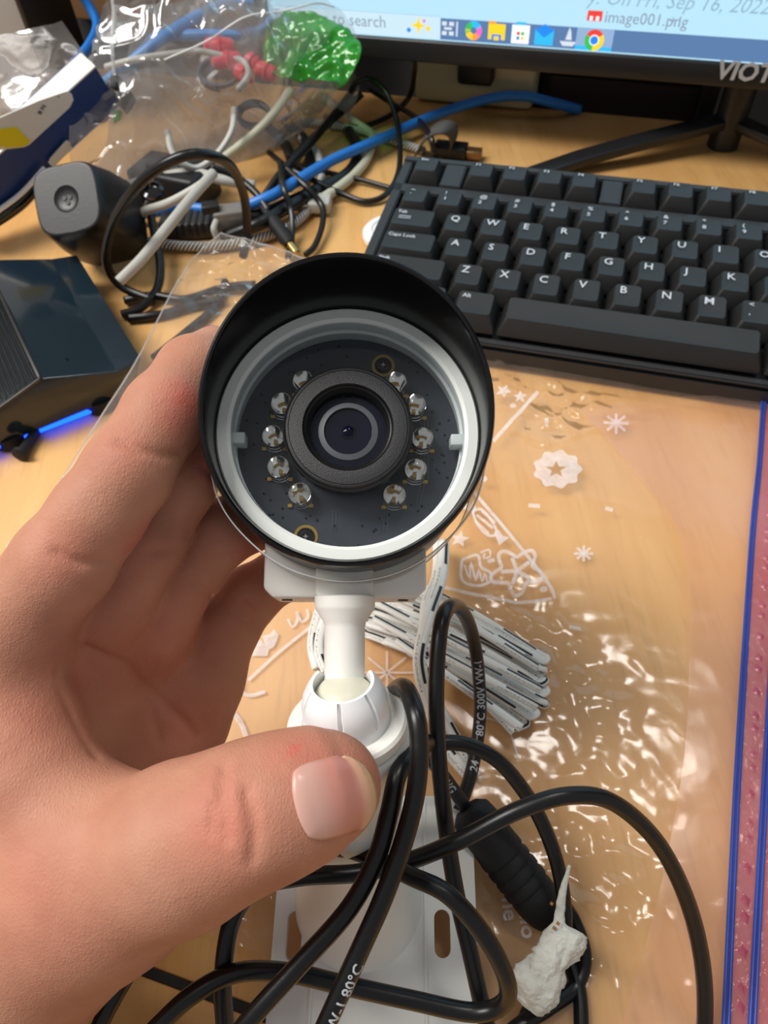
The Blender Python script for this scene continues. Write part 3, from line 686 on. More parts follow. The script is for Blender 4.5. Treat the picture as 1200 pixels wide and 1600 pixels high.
# ------------------------------------------------------------------ the hand (one continuous surface grown from a skeleton)
def Q(px, py, d, rpx): return (at(px, py, d), rpx * d / FPX)
def chain(pts): return [(pts[i][0], pts[i + 1][0], pts[i][1], pts[i + 1][1]) for i in range(len(pts) - 1)]
hand_parts = dict(
    thumb=chain([Q(60, 1440, .158, 165), Q(165, 1372, .148, 138), Q(290, 1318, .139, 118), Q(385, 1275, .1355, 103), Q(452, 1250, .1375, 93), Q(500, 1232, .140, 80), Q(522, 1226, .1412, 64)]),
    index=chain([Q(12, 985, .154, 82), Q(100, 878, .1505, 76), Q(152, 806, .149, 70), Q(200, 738, .1495, 68), Q(258, 645, .157, 62), Q(305, 585, .168, 58), Q(338, 558, .178, 48)]),
    middle=chain([Q(170, 935, .168, 66), Q(228, 838, .167, 62), Q(276, 752, .168, 60), Q(330, 668, .173, 52), Q(372, 620, .181, 42)]),
    ring=chain([Q(238, 985, .182, 60), Q(290, 890, .182, 55), Q(338, 836, .182, 54), Q(392, 812, .187, 48), Q(425, 812, .193, 40)]),
    pinky=chain([Q(318, 1060, .194, 58), Q(352, 985, .196, 50), Q(392, 930, .197, 46), Q(436, 900, .199, 40), Q(462, 905, .203, 34)]),
    palm=chain([Q(12, 985, .154, 82), Q(-22, 1110, .158, 88), Q(-5, 1300, .164, 120), Q(-40, 1480, .168, 150)])
        + chain([Q(-12, 1040, .155, 78), Q(38, 1190, .151, 82), Q(120, 1310, .148, 102)])
        + chain([Q(170, 935, .172, 62), Q(120, 1130, .178, 70), Q(40, 1400, .178, 110)])
        + chain([Q(238, 985, .188, 60), Q(190, 1150, .190, 62), Q(70, 1400, .186, 95)])
        + chain([Q(318, 1060, .196, 56), Q(288, 1130, .196, 56), Q(190, 1290, .192, 80), Q(45, 1480, .180, 105)]),
    forearm=chain([Q(-30, 1500, .166, 165), Q(-95, 1640, .160, 165), Q(-220, 1900, .145, 190), Q(-330, 2150, .130, 215)]))
def cap_d(P, prims, k):
    D = None
    for (a, b, ra, rb) in prims:
        ab = b - a; t = np.clip(((P - a) @ ab) / (ab @ ab), 0, 1)
        d = np.sqrt((((P - a) - t[:, None] * ab) ** 2).sum(1)) - (ra + (rb - ra) * t)
        D = d if D is None else smin(D, d, k)
    return D
def smin(a, b, k):
    h = np.clip(0.5 + 0.5 * (b - a) / k, 0, 1); return b * (1 - h) + a * h - k * h * (1 - h)
def hand_base(P):
    pf = smin(cap_d(P, hand_parts['palm'], .010), cap_d(P, hand_parts['forearm'], .010), .014)
    fg = cap_d(P, hand_parts['index'], .0025)
    for n_ in ('middle', 'ring', 'pinky'): fg = smin(fg, cap_d(P, hand_parts[n_], .0025), .0012)
    th = cap_d(P, hand_parts['thumb'], .006)
    return smin(smin(pf, fg, .006), th, .009)
def trace(px, py, d0=.10, d1=.26):
    """first point of the hand met by the line of sight through a picture point"""
    r = ray(px, py); ln = np.linalg.norm(r); d = d0
    for _ in range(80):
        v = float(hand_base((C + r * d)[None])[0])
        if v < 2e-5 or d > d1: break
        d += v / ln * .9
    return C + r * d
crease_px = [[(186, 688), (215, 700), (250, 712), (285, 712)], [(85, 862), (120, 880), (160, 878)], [(350, 1195), (346, 1230), (350, 1270), (352, 1310)], [(384, 1235), (392, 1265), (398, 1300), (394, 1345)], [(330, 1260), (332, 1300)],
             [(90, 1050), (110, 1110), (150, 1180)], [(340, 745), (322, 735)], [(205, 850), (240, 862), (278, 858)], [(300, 905), (325, 930), (340, 935)], [(372, 955), (400, 985)], [(378, 940), (405, 965)],
             [(200, 1055), (240, 1085), (290, 1130), (305, 1150)], [(130, 1010), (200, 1040), (235, 1100), (250, 1160)]]
creases = []
for cp in crease_px:
    T_ = [trace(*p) for p in cp]; W_ = .0010 if len(cp) < 4 else .0012
    creases.append(([(T_[i], T_[i + 1], 0.0, 0.0) for i in range(len(T_) - 1)], W_))
def hand_sdf(P):
    d = hand_base(P)
    for prs, w in creases:
        lo = np.min([np.minimum(a, b) for a, b, _, _ in prs], axis=0) - .004; hi = np.max([np.maximum(a, b) for a, b, _, _ in prs], axis=0) + .004
        m = ((P > lo) & (P < hi)).all(1)
        if m.any():
            dd = cap_d(P[m], prs, .0005); d[m] = d[m] + w * np.exp(-(dd / .0009) ** 2)
    return d
def surface_nets(fun, lo, hi, h):
    n = np.ceil((hi - lo) / h).astype(int) + 1; n = ((n + 3) // 4) * 4 + 1
    # coarse pass to find the band that needs evaluating
    nc = (n - 1) // 4 + 1
    gc = np.stack(np.meshgrid(*[lo[i] + np.arange(nc[i]) * h * 4 for i in range(3)], indexing='ij'), -1)
    dc = fun(gc.reshape(-1, 3)).reshape(nc)
    val = np.repeat(np.repeat(np.repeat(dc, 4, 0), 4, 1), 4, 2)[:n[0], :n[1], :n[2]].astype(np.float32)
    near = np.abs(val) < h * 4 * 2.2
    idx = np.argwhere(near); out = np.empty(len(idx), np.float32)
    for i in range(0, len(idx), 200000): out[i:i + 200000] = fun(lo + idx[i:i + 200000] * h)
    val[near] = out
    s = val < 0
    c = np.zeros(np.array(val.shape) - 1, np.int8)
    for dx in (0, 1):
        for dy in (0, 1):
            for dz in (0, 1): c += s[dx:dx + c.shape[0], dy:dy + c.shape[1], dz:dz + c.shape[2]]
    cells = np.argwhere((c > 0) & (c < 8)); vid = -np.ones(c.shape, np.int64); vid[tuple(cells.T)] = np.arange(len(cells))
    acc = np.zeros((len(cells), 3)); cnt = np.zeros(len(cells))
    cor = [(x, y, z) for x in (0, 1) for y in (0, 1) for z in (0, 1)]
    for i, a in enumerate(cor):
        for b in cor[i + 1:]:
            if sum(abs(p - q) for p, q in zip(a, b)) != 1: continue
            va = val[tuple((cells + a).T)]; vb = val[tuple((cells + b).T)]; m = (va < 0) != (vb < 0)
            t = va[m] / (va[m] - vb[m]); acc[m] += np.array(a) + t[:, None] * (np.array(b) - np.array(a)); cnt[m] += 1
    V = lo + (cells + acc / cnt[:, None]) * h
    Fs = []
    for ax in range(3):
        o1, o2 = [(1, 2), (2, 0), (0, 1)][ax]
        sl0 = [slice(None)] * 3; sl1 = [slice(None)] * 3; sl0[ax] = slice(0, -1); sl1[ax] = slice(1, None)
        e = np.argwhere(s[tuple(sl0)] != s[tuple(sl1)])
        e = e[(e[:, o1] > 0) & (e[:, o2] > 0) & (e[:, o1] < c.shape[o1]) & (e[:, o2] < c.shape[o2])]
        d1 = np.zeros(3, int); d1[o1] = 1; d2 = np.zeros(3, int); d2[o2] = 1
        q = np.stack([vid[tuple((e - d1 - d2).T)], vid[tuple((e - d2).T)], vid[tuple(e.T)], vid[tuple((e - d1).T)]], 1)
        ins = s[tuple(e.T)]; q[~ins] = q[~ins][:, ::-1]; Fs.append(q[(q >= 0).all(1)])
    return V, np.vstack(Fs)
pts_all = np.array([p for v in hand_parts.values() for (a, b, ra, rb) in v for p in (a - max(ra, rb), a + max(ra, rb), b - max(ra, rb), b + max(ra, rb))])
HV, HFc = surface_nets(hand_sdf, pts_all.min(0) - .003, pts_all.max(0) + .003, .00085)
def skin_mat():
    k = NT('skin'); p = k.n('ShaderNodeBsdfPrincipled'); k.l(p.outputs[0], k.out.inputs[0]); tc = k.n('ShaderNodeTexCoord')
    n1 = k.n('ShaderNodeTexNoise'); n1.inputs['Scale'].default_value = 70; n1.inputs['Detail'].default_value = 5; k.l(tc.outputs['Object'], n1.inputs['Vector'])
    r = k.n('ShaderNodeValToRGB'); r.color_ramp.elements[0].position = .3; r.color_ramp.elements[0].color = lin('#ad7761'); r.color_ramp.elements[1].position = .7; r.color_ramp.elements[1].color = lin('#be8b73')
    k.l(n1.outputs['Fac'], r.inputs[0])
    at_ = k.n('ShaderNodeAttribute'); at_.attribute_name = 'flush'
    m = k.n('ShaderNodeMix', data_type='RGBA'); m.inputs[7].default_value = lin('#c9685c'); k.l(r.outputs[0], m.inputs[6]); k.l(at_.outputs['Fac'], m.inputs[0])
    k.l(m.outputs[2], p.inputs['Base Color']); p.inputs['Roughness'].default_value = .56; p.inputs['Specular IOR Level'].default_value = .25
    p.inputs['Subsurface Weight'].default_value = .15; p.inputs['Subsurface Radius'].default_value = (1, .35, .2); p.inputs['Subsurface Scale'].default_value = .0025
    v = k.n('ShaderNodeTexVoronoi'); v.inputs['Scale'].default_value = 1500; v.feature = 'DISTANCE_TO_EDGE'; mp = k.n('ShaderNodeMapping'); mp.inputs['Scale'].default_value = (1, .6, 1); k.l(tc.outputs['Object'], mp.inputs[0]); k.l(mp.outputs[0], v.inputs['Vector'])
    n2 = k.n('ShaderNodeTexNoise'); n2.inputs['Scale'].default_value = 700; n2.inputs['Detail'].default_value = 6; k.l(mp.outputs[0], n2.inputs['Vector'])
    ad = k.n('ShaderNodeMath'); ad.operation = 'ADD'; k.l(v.outputs['Distance'], ad.inputs[0]); k.l(n2.outputs['Fac'], ad.inputs[1])
    b = k.n('ShaderNodeBump'); b.inputs['Strength'].default_value = .24; b.inputs['Distance'].default_value = .0006; k.l(ad.outputs[0], b.inputs['Height']); k.l(b.outputs[0], p.inputs['Normal'])
    return k.m
M['skin'] = skin_mat()
hand = mobj('person', HV, HFc, M['skin'])
tag(hand, 'bare hand reaching in from the left, holding the security camera by its mount', 'person')
fl = np.zeros(len(HV))
for (px, py, rad, amt) in ((290, 625, .006, .75), (275, 655, .005, .5), (200, 700, .007, .25), (350, 1290, .010, .35), (480, 1170, .008, .35), (440, 1180, .006, .3), (560, 1200, .008, .3), (95, 870, .008, .25), (215, 845, .006, .45), (325, 735, .005, .4),
                           (60, 1130, .015, .18), (40, 1400, .015, .2), (390, 860, .006, .35), (250, 1020, .02, .25), (300, 1150, .015, .3), (120, 1060, .008, .2), (462, 1168, .0014, 1.0), (456, 1176, .0012, .9)):
    q = trace(px, py); fl = np.maximum(fl, amt * np.exp(-((HV - q) ** 2).sum(1) / (2 * (rad * .6) ** 2)))
at_l = hand.data.attributes.new('flush', 'FLOAT', 'POINT'); at_l.data.foreach_set('value', fl.astype(np.float32))
# thumb nail
def nail():
    n, m = 26, 22; V = []; c0 = np.array([517., 1246.]); ax = nrm([.97, -.24]); ay = np.array([-ax[1], ax[0]])
    for i in range(n):
        for j in range(m):
            u_ = -1 + 2 * i / (n - 1); v_ = -1 + 2 * j / (m - 1)
            # superellipse: square cuticle end, rounded free end
            uu = u_ * math.sqrt(1 - .72 * abs(v_) ** 2.6) if u_ > 0 else u_ * (1 - .16 * abs(v_) ** 2.5)
            vv = v_ * math.sqrt(1 - .30 * abs(u_) ** 4.0)
            p2 = c0 + ax * (uu * 62 + 5) + ay * (vv * 60)
            q = trace(*p2); g = np.array([float(hand_base((q + e)[None])[0] - hand_base((q - e)[None])[0]) for e in np.eye(3) * 2e-4]); g = nrm(g)
            edge = max(abs(u_), abs(v_)) ** 6
            V.append(q + g * (.00045 - .0005 * edge + (.0004 if u_ > .75 else 0)))
    Fc = [(i * m + j, (i + 1) * m + j, (i + 1) * m + j + 1, i * m + j + 1) for i in range(n - 1) for j in range(m - 1)]
    k = NT('nail'); p = k.n('ShaderNodeBsdfPrincipled'); k.l(p.outputs[0], k.out.inputs[0])
    a = k.n('ShaderNodeAttribute'); a.attribute_name = 'along'; r = k.n('ShaderNodeValToRGB'); cr = r.color_ramp
    cr.elements[0].position = 0.0; cr.elements[0].color = lin('#cfa294'); cr.elements[1].position = 1.0; cr.elements[1].color = lin('#cbb48a')
    for ps, c in ((.25, '#cfa093'), (.5, '#c98a7c'), (.75, '#cb8578'), (.9, '#d0a386')): e = cr.elements.new(ps); e.color = lin(c)
    k.l(a.outputs['Fac'], r.inputs[0]); k.l(r.outputs[0], p.inputs['Base Color']); p.inputs['Roughness'].default_value = .28; p.inputs['Subsurface Weight'].default_value = .15; p.inputs['Subsurface Scale'].default_value = .002
    o = mobj('thumb_nail', V, Fc, k.m, hand); tag(o, 'short pink thumb nail with a pale free edge')
    al = o.data.attributes.new('along', 'FLOAT', 'POINT'); al.data.foreach_set('value', np.repeat(np.arange(n) / (n - 1), m).astype(np.float32))
    md = o.modifiers.new('thickness', 'SOLIDIFY'); md.thickness = .0004; md.offset = -1
nail()
#@@HAND_END

# ------------------------------------------------------------------ black cable of the camera
def dp(pts): return [at(*p) for p in pts]
def zp(pts): return [on(*p) for p in pts]
M['cabletext'] = mat('white_cable_print', '#b4b8bd', .6)
blk_c = thing('camera_cable', 'thick black camera cable looped in a tangle in front of the mount', 'cable', on(700, 1500, 0.02))
CR = .00205
def strand(pts, r=CR, n=14): return tube('strand', dp(pts), r, M['cable_black'], blk_c, seg=14, n=n)
PA = [(716, 1268, .212), (738, 1200, .220), (750, 1120, .226), (747, 1045, .225), (738, 992, .218), (724, 958, .205), (707, 946, .191), (690, 972, .181), (682, 1060, .177), (684, 1160, .175), (694, 1270, .175), (712, 1390, .1745), (735, 1490, .171), (762, 1610, .167), (785, 1700, .167), (815, 1760, .172), (835, 1740, .180), (812, 1650, .188), (822, 1590, .1905), (856, 1540, .193), (878, 1480, .195), (882, 1420, .196), (868, 1340, .196), (835, 1262, .195), (788, 1198, .192), (742, 1168, .190), (700, 1160, .189), (668, 1168, .188)]
strand(PA)
strand([(230, 1620, .155), (205, 1700, .156), (240, 1770, .157), (310, 1770, .158), (348, 1700, .159), (352, 1620, .160), (348, 1530, .160), (362, 1440, .161), (400, 1388, .162), (470, 1370, .163), (560, 1364, .165), (640, 1345, .167), (720, 1312, .166), (810, 1266, .165), (890, 1243, .166), (960, 1255, .170), (1030, 1320, .175), (1078, 1420, .180), (1100, 1530, .183), (1096, 1640, .184), (1060, 1740, .178), (980, 1785, .175), (918, 1740, .179), (905, 1680, .184), (908, 1600, .1905), (904, 1545, .1955), (890, 1500, .1995)])
strand([(420, 1296, .176), (500, 1318, .172), (570, 1335, .170), (640, 1368, .162), (700, 1398, .158), (755, 1460, .157), (790, 1525, .158), (788, 1566, .161), (740, 1582, .163), (640, 1562, .163), (540, 1540, .162), (450, 1520, .160), (370, 1520, .158), (300, 1555, .156), (230, 1620, .155)])
PB = [(600, 1110, .180), (614, 1082, .172), (632, 1074, .162), (648, 1110, .153), (655, 1165, .150), (650, 1235, .149), (632, 1310, .148), (600, 1400, .146), (560, 1490, .145), (510, 1600, .144), (465, 1700, .145), (400, 1770, .147), (335, 1750, .148), (330, 1680, .147), (385, 1600, .146), (470, 1505, .147), (545, 1420, .148), (588, 1340, .149), (608, 1270, .151), (622, 1210, .154), (645, 1178, .160), (668, 1160, .172)]
strand(PB)
strand([(870, 1400, .207), (896, 1438, .203), (913, 1492, .199), (900, 1540, .196), (856, 1575, .191), (800, 1612, .187), (740, 1680, .185)])
strand([(350, 1340, .178), (275, 1428, .169), (220, 1492, .166), (172, 1570, .164), (130, 1660, .163)])
stub = [(672, 1185, .205), (700, 1222, .209), (728, 1262, .210), (745, 1285, .209)]
strand(stub, .0020)
pa = catmull(dp(PA), 14); text_on_tube('cable_print', '80°C 300V VW-1', pa, CR, .0235, .0036, -F, M['cabletext'], blk_c, bold=.02)
text_on_tube('cable_print', '24', pa, CR, .0125, .0034, -F, M['cabletext'], blk_c, bold=.02)
text_on_tube('cable_print', 'AWG', catmull(dp(stub), 14), CR, .0050, .0034, -F, M['cabletext'], blk_c, bold=.02)
pb = catmull(dp(PB[:11]), 14); text_on_tube('cable_print', 'VW-1 80°C', pb[::-1], CR, .0135, .0032, nrm(-F + R * .45), M['cabletext'], blk_c, bold=.02)
# moulded connector with ribs
cA = at(732, 1266, .2085); cB = at(861, 1434, .2045); cfm = frame3(cA, cB - cA, R); cl = float(np.linalg.norm(cB - cA))
pr = [(0, -.0006), (.0042, -.0006), (.0062, .0012), (.0066, .004), (.0068, cl * .36)]
for i in range(4):
    z_ = cl * (.38 + i * .095); pr += [(.0069, z_), (.0069, z_ + .0016), (.0063, z_ + .0019), (.0063, z_ + .0024)]
pr += [(.0067, cl * .76), (.0066, cl * .84), (.0060, cl * .94), (.0050, cl), (.0036, cl), (.0034, cl - .003), (0, cl - .003)]
conn = lathe('connector', pr, cfm, M['rubber'], blk_c, 36, sh=40); tag(conn, 'ribbed black moulded connector')
for sx in (-1, 1):
    lathe('relief_notch', [(.0006, -.0003), (.0006, .0004), (0, .0004)], frame3(L(cfm, -.0035 * sx, -.0052, cl * .66), -F, R), M['lensedge'], conn, 10)
# dried putty stuck to the cable
def putty():
    P = catmull(dp([(890, 1352, .1915), (880, 1400, .1915), (872, 1440, .1905), (870, 1470, .189), (858, 1510, .187), (840, 1550, .186), (826, 1572, .186)]), 14); n = len(P)
    t = np.linspace(0, 1, n); rad = np.interp(t, [0, .18, .34, .44, .6, .8, 1], [.0004, .0011, .0016, .0060, .0072, .0064, .0036])
    V, Fc, UV = tube_geo(P, rad, 36, None, 1.0)
    c = np.repeat(P, 37, 0); V2 = []
    for v, q in zip(V, c):
        d = v - q; k_ = 1 + .20 * nz(v, 260, 3) + .16 * nz(v, 700, 1) + .10 * abs(nz(v, 1500, 5)); V2.append(q + d * k_ * (1 - .45 * abs(nrm(d) @ F)) * (1 + .35 * float(nrm(d) @ R) * math.sin(v[1] * 300)))
    o = mobj('putty', V2, Fc, mat('dried_putty', '#e4e3d8', .75, var=.12, vscale=500, bump=.5, bscale=900), blk_c); tag(o, 'dried white putty clinging to the cable')
    for q_ in ((872, 1443), (862, 1412), (866, 1450)):
        c = at(q_[0], q_[1], .1868); V = [c + np.array(v) * .0006 for v in ((1, 0, 0), (-1, 0, 0), (0, 1, 0), (0, -1, 0), (0, 0, 1), (0, 0, -1))]
        mobj('rust_fleck', V, [(0, 2, 4), (2, 1, 4), (1, 3, 4), (3, 0, 4), (2, 0, 5), (1, 2, 5), (3, 1, 5), (0, 3, 5)], mat('rust_fleck', '#b5793c', .7), o)
putty()

# ------------------------------------------------------------------ white twin wire bundle
def wire_mat():
    k = NT('white_twin_wire'); p = k.n('ShaderNodeBsdfPrincipled'); k.l(p.outputs[0], k.out.inputs[0]); p.inputs['Roughness'].default_value = .42
    uv = k.n('ShaderNodeUVMap'); sp = k.n('ShaderNodeSeparateXYZ'); k.l(uv.outputs[0], sp.inputs[0])
    def math_(op, a, b=None, c=None):
        m = k.n('ShaderNodeMath'); m.operation = op
        for i, x in enumerate((a, b, c)):
            if x is None: continue
            if isinstance(x, (int, float)): m.inputs[i].default_value = x
            else: k.l(x, m.inputs[i])
        return m.outputs[0]
    fr = math_('FRACT', math_('MULTIPLY', sp.outputs[0], 1 / .026)); on_ = math_('LESS_THAN', fr, .52)
    band = math_('LESS_THAN', math_('ABSOLUTE', math_('SUBTRACT', sp.outputs[1], .67)), .05)
    dash = math_('MULTIPLY', on_, band)
    groove_shade = math_('LESS_THAN', math_('ABSOLUTE', math_('SUBTRACT', sp.outputs[1], .75)), .010)  # shade between the conductors painted as a thin darker line
    # broken lettering on the other conductor
    cb_ = k.n('ShaderNodeCombineXYZ'); k.l(math_('MULTIPLY', sp.outputs[0], 1500), cb_.inputs[0]); k.l(math_('MULTIPLY', sp.outputs[1], 60), cb_.inputs[1])
    nn = k.n('ShaderNodeTexNoise'); nn.inputs['Scale'].default_value = 1.0; nn.inputs['Detail'].default_value = 0; k.l(cb_.outputs[0], nn.inputs['Vector'])
    tb = math_('LESS_THAN', math_('ABSOLUTE', math_('SUBTRACT', sp.outputs[1], .83)), .035)
    tt = math_('GREATER_THAN', math_('FRACT', math_('MULTIPLY', sp.outputs[0], 1 / .034)), .45)
    txt = math_('MULTIPLY', math_('MULTIPLY', math_('GREATER_THAN', nn.outputs['Fac'], .54), tb), tt)
    dk = math_('MAXIMUM', dash, math_('MULTIPLY', txt, .8)); dk = math_('MAXIMUM', dk, math_('MULTIPLY', groove_shade, .25))
    m = k.n('ShaderNodeMix', data_type='RGBA'); m.inputs[6].default_value = lin('#e6e5df'); m.inputs[7].default_value = lin('#1a1a1c'); k.l(dk, m.inputs[0]); k.l(m.outputs[2], p.inputs['Base Color'])
    return k.m
M['twin'] = wire_mat()
coil = thing('white_wire_bundle', 'bundle of white flat twin wire with black dashes lying behind the mount', 'wire', on(710, 1030))
NP = 15
Lp = [tuple(np.array((600, 890)) + (np.array((572, 985)) - np.array((600, 890))) * (i / 9)) if i < 10 else tuple(np.array((585, 995)) + (np.array((660, 1024)) - np.array((585, 995))) * ((i - 10) / 4)) for i in range(NP)]
Rp = [(845 + 4 * math.sin(i * 2.3) - (max(0, i - 9) * 9), 1024 + i * 8.6) for i in range(NP)]
zl = [.0035 + .0022 * (i % 3) + .001 * math.sin(i * 1.3) for i in range(NP)]
P = []
for i in range(NP):
    l, r_ = np.array(Lp[i]), np.array(Rp[i]); z_ = zl[i]
    run = []
    for t in (0, .12, .35, .6, .85, .95, 1.0):
        q = l + (r_ - l) * t; bow = math.sin(math.pi * t) * (-8 + 3 * math.sin(i * 2.1)); run.append((q[0], q[1] + bow, z_ + .003 * math.sin(math.pi * t) * (1 + .5 * math.sin(i * 1.7))))
    if i % 2: run = run[::-1]
    P += run
    if i < NP - 1:
        if i % 2 == 0: a, b = np.array(Rp[i]), np.array(Rp[i + 1]); P.append(((a[0] + b[0]) / 2 + 7, (a[1] + b[1]) / 2, (zl[i] + zl[i + 1]) / 2))
        else: a, b = np.array(Lp[i]), np.array(Lp[i + 1]); P.append(((a[0] + b[0]) / 2 - 8, (a[1] + b[1]) / 2, (zl[i] + zl[i + 1]) / 2))
tube('coil', zp(P), .00150, M['twin'], coil, seg=16, n=6, up=DZ, flat=.58)
for i, (a, b) in enumerate((((604, 893), (842, 1044)), ((590, 942), (846, 1078)), ((584, 966), (840, 1104)), ((620, 1000), (815, 1138)))):
    a, b = np.array(a), np.array(b); tube('coil', zp([tuple(a + (b - a) * t) + (.011 + .0015 * i + .002 * math.sin(math.pi * t),) for t in (0, .2, .5, .8, 1)]), .00150, M['twin'], coil, seg=16, n=8, up=DZ, flat=.58)
tube('lead', zp([(694, 846, .010), (690, 900, .014), (672, 955, .020), (657, 1010, .020), (656, 1050, .016), (672, 1110, .008), (700, 1172, .005), (738, 1218, .004)]), .0021, M['twin'], coil, seg=16, n=12, up=DZ, flat=.6)
tube('lead', zp([(684, 846, .008), (682, 900, .010), (664, 955, .016), (668, 1060, .010), (700, 1130, .006), (728, 1180, .004), (742, 1214, .0035)]), .0019, M['twin'], coil, seg=16, n=12, up=DZ, flat=.6)
tube('lead', zp([(545, 975, .003), (508, 945, .003), (493, 975, .003), (488, 1010, .003), (496, 1045, .003)]), .0019, M['twin'], coil, seg=16, n=10, up=DZ, flat=.6)
tube('lead', zp([(540, 985, .0065), (514, 962, .0065), (501, 990, .0065), (499, 1020, .0065), (510, 1050, .0065)]), .0018, M['twin'], coil, seg=16, n=10, up=DZ, flat=.6)
#@@CABLES_END

# ------------------------------------------------------------------ clear zip bag spread over the desk
def resample(P, n):
    P = catmull(P, 8); d = np.concatenate([[0], np.cumsum(np.linalg.norm(np.diff(P, axis=0), axis=1))]); t = np.linspace(0, d[-1], n)
    return np.stack([np.interp(t, d, P[:, k]) for k in range(3)], 1)
def coons(top, bottom, left, right, nu, nv):
    T, Bt, Lf, Rt = resample(top, nu), resample(bottom, nu), resample(left, nv), resample(right, nv)
    u_ = np.linspace(0, 1, nu)[None, :, None]; v_ = np.linspace(0, 1, nv)[:, None, None]
    S = (1 - v_) * T[None] + v_ * Bt[None] + (1 - u_) * Lf[:, None] + u_ * Rt[:, None]
    S -= (1 - u_) * (1 - v_) * T[0] + u_ * (1 - v_) * T[-1] + (1 - u_) * v_ * Bt[0] + u_ * v_ * Bt[-1]
    return S
def grid_faces(nv, nu): return [(i * nu + j, i * nu + j + 1, (i + 1) * nu + j + 1, (i + 1) * nu + j) for i in range(nv - 1) for j in range(nu - 1)]
def ridged(p, s, seed): return (1 - abs(nz(p, s, seed)) * 2.2)
zbag = thing('zip_bag', 'large clear plastic zip bag with white festive print lying flat on the desk', 'bag', on(900, 1000))
TL = (345, 364, .034)
S = coons(zp([TL, (420, 384, .026), (500, 412, .018), (620, 452, .012), (730, 490, .008), (800, 520, .006), (940, 575, .005), (1040, 590, .004), (1130, 612, .004), (1250, 622, .004)]),
          zp([(270, 1440, .003), (350, 1468, .003), (430, 1502, .003), (620, 1600, .003), (900, 1680, .003), (1225, 1740, .003)]),
          zp([TL, (290, 420, .030), (215, 560, .026), (165, 640, .022), (60, 800, .010), (5, 870, .004), (30, 1020, .003), (130, 1260, .003), (270, 1440, .003)]),
          zp([(1250, 622, .004), (1236, 800, .004), (1225, 1000, .004), (1215, 1250, .004), (1212, 1500, .004), (1225, 1740, .003)]), 170, 190)
def near(p, q, r): return math.exp(-((p[0] - q[0]) ** 2 + (p[1] - q[1]) ** 2) / (2 * r * r))
hot = [(on(380, 420, .03), .022), (on(790, 985), .011), (on(850, 1035), .011), (on(905, 1085), .012), (on(780, 560), .02), (on(330, 1450), .02), (on(900, 1380), .02), (on(440, 1010), .02), (on(880, 660), .016)]
for i in range(S.shape[0]):
    for j in range(S.shape[1]):
        p = S[i, j]; h = sum(near(p, q, r) for q, r in hot)
        w = .0005 * nz(p, 20, 2) + .0016 * (.06 + h) * max(0, ridged(p, 75, 9) - .55) * 2 + .0011 * (.02 + h) * nz(p, 240, 4) + .0016 * h * nz(p, 130, 7)
        S[i, j, 2] = max(.0008, p[2] + w)
M['film'] = film('clear_bag_film', '#fdfbf8', haze=.12, hazecol='#fbf3f0', gloss=.16, rough=.13, bump=.10, bscale=70, base=.04)
bagfilm = mobj('bag_film', S.reshape(-1, 3), grid_faces(*S.shape[:2]), M['film'], zbag); tag(bagfilm, 'thin clear crinkled plastic film')
Sb = coons(zp([(905, 640, .0045), (1000, 628, .0055), (1100, 618, .0055), (1240, 622, .0058)]), zp([(960, 1640, .0045), (1050, 1660, .005), (1130, 1680, .005), (1215, 1700, .005)]),
           zp([(905, 640, .0045), (985, 730, .005), (1065, 850, .005), (1075, 1100, .005), (1040, 1350, .005), (960, 1640, .0045)]), zp([(1240, 622, .0058), (1225, 1000, .0058), (1215, 1300, .0058), (1215, 1700, .005)]), 60, 90)
for i in range(90):
    for j in range(60): Sb[i, j, 2] += .0006 * nz(Sb[i, j], 40, 14) + .0008 * max(0, ridged(Sb[i, j], 45, 31) - .6)
mobj('bag_film', Sb.reshape(-1, 3), grid_faces(90, 60), film('milky_bag_film', '#fff8f6', haze=.13, hazecol='#f6e3dc', gloss=.14, rough=.2, bump=.1, bscale=60, base=.02), zbag)
tube('film_edge', S[0], .00035, film('film_rim', '#ffffff', haze=.5, gloss=.4, rough=.15), bagfilm, seg=5, raw=True)
tube('film_edge', S[:100, 0], .00035, bpy.data.materials['film_rim'], bagfilm, seg=5, raw=True)
SF = S.reshape(-1, 3)
def film_z(x, y): return float(SF[np.argmin((SF[:, 0] - x) ** 2 + (SF[:, 1] - y) ** 2), 2])
# zip strip with blue tracks
M['pink'] = film('pink_zip_band', '#f3b4cb', haze=.40, hazecol='#de8fae', gloss=.25, rough=.18, bump=.5, bscale=260)
M['zipblue'] = mat('blue_zip_track', '#183486', .35, color2='#2a50a8', vscale=30)
t1 = resample(zp([(1194, 616, .0062), (1187, 720, .0062), (1177, 820, .0062), (1165, 1000, .0062), (1152, 1220, .0062), (1141, 1450, .0062), (1130, 1700, .0062)]), 60)
t2 = resample(zp([(1232, 622, .0062), (1222, 800, .0062), (1211, 960, .0062), (1200, 1150, .0062), (1187, 1380, .0062), (1170, 1700, .0062)]), 60)
for tr in (t1, t2):
    for off in (-.0006, .0006): tube('zip_track', tr + DX * off, .00055, M['zipblue'], zbag, seg=8, raw=True)
def strip(name, A, B, m, zoff=-.001):
    V = np.vstack([A, B]) + np.array([0, 0, zoff]); n = len(A); return mobj(name, V, [(i, i + 1, n + i + 1, n + i) for i in range(n - 1)], m, zbag)
strip('zip_band', t1, t2, M['pink']); strip('zip_band', t2, t2 + DX * .012, M['pink'])
em = None
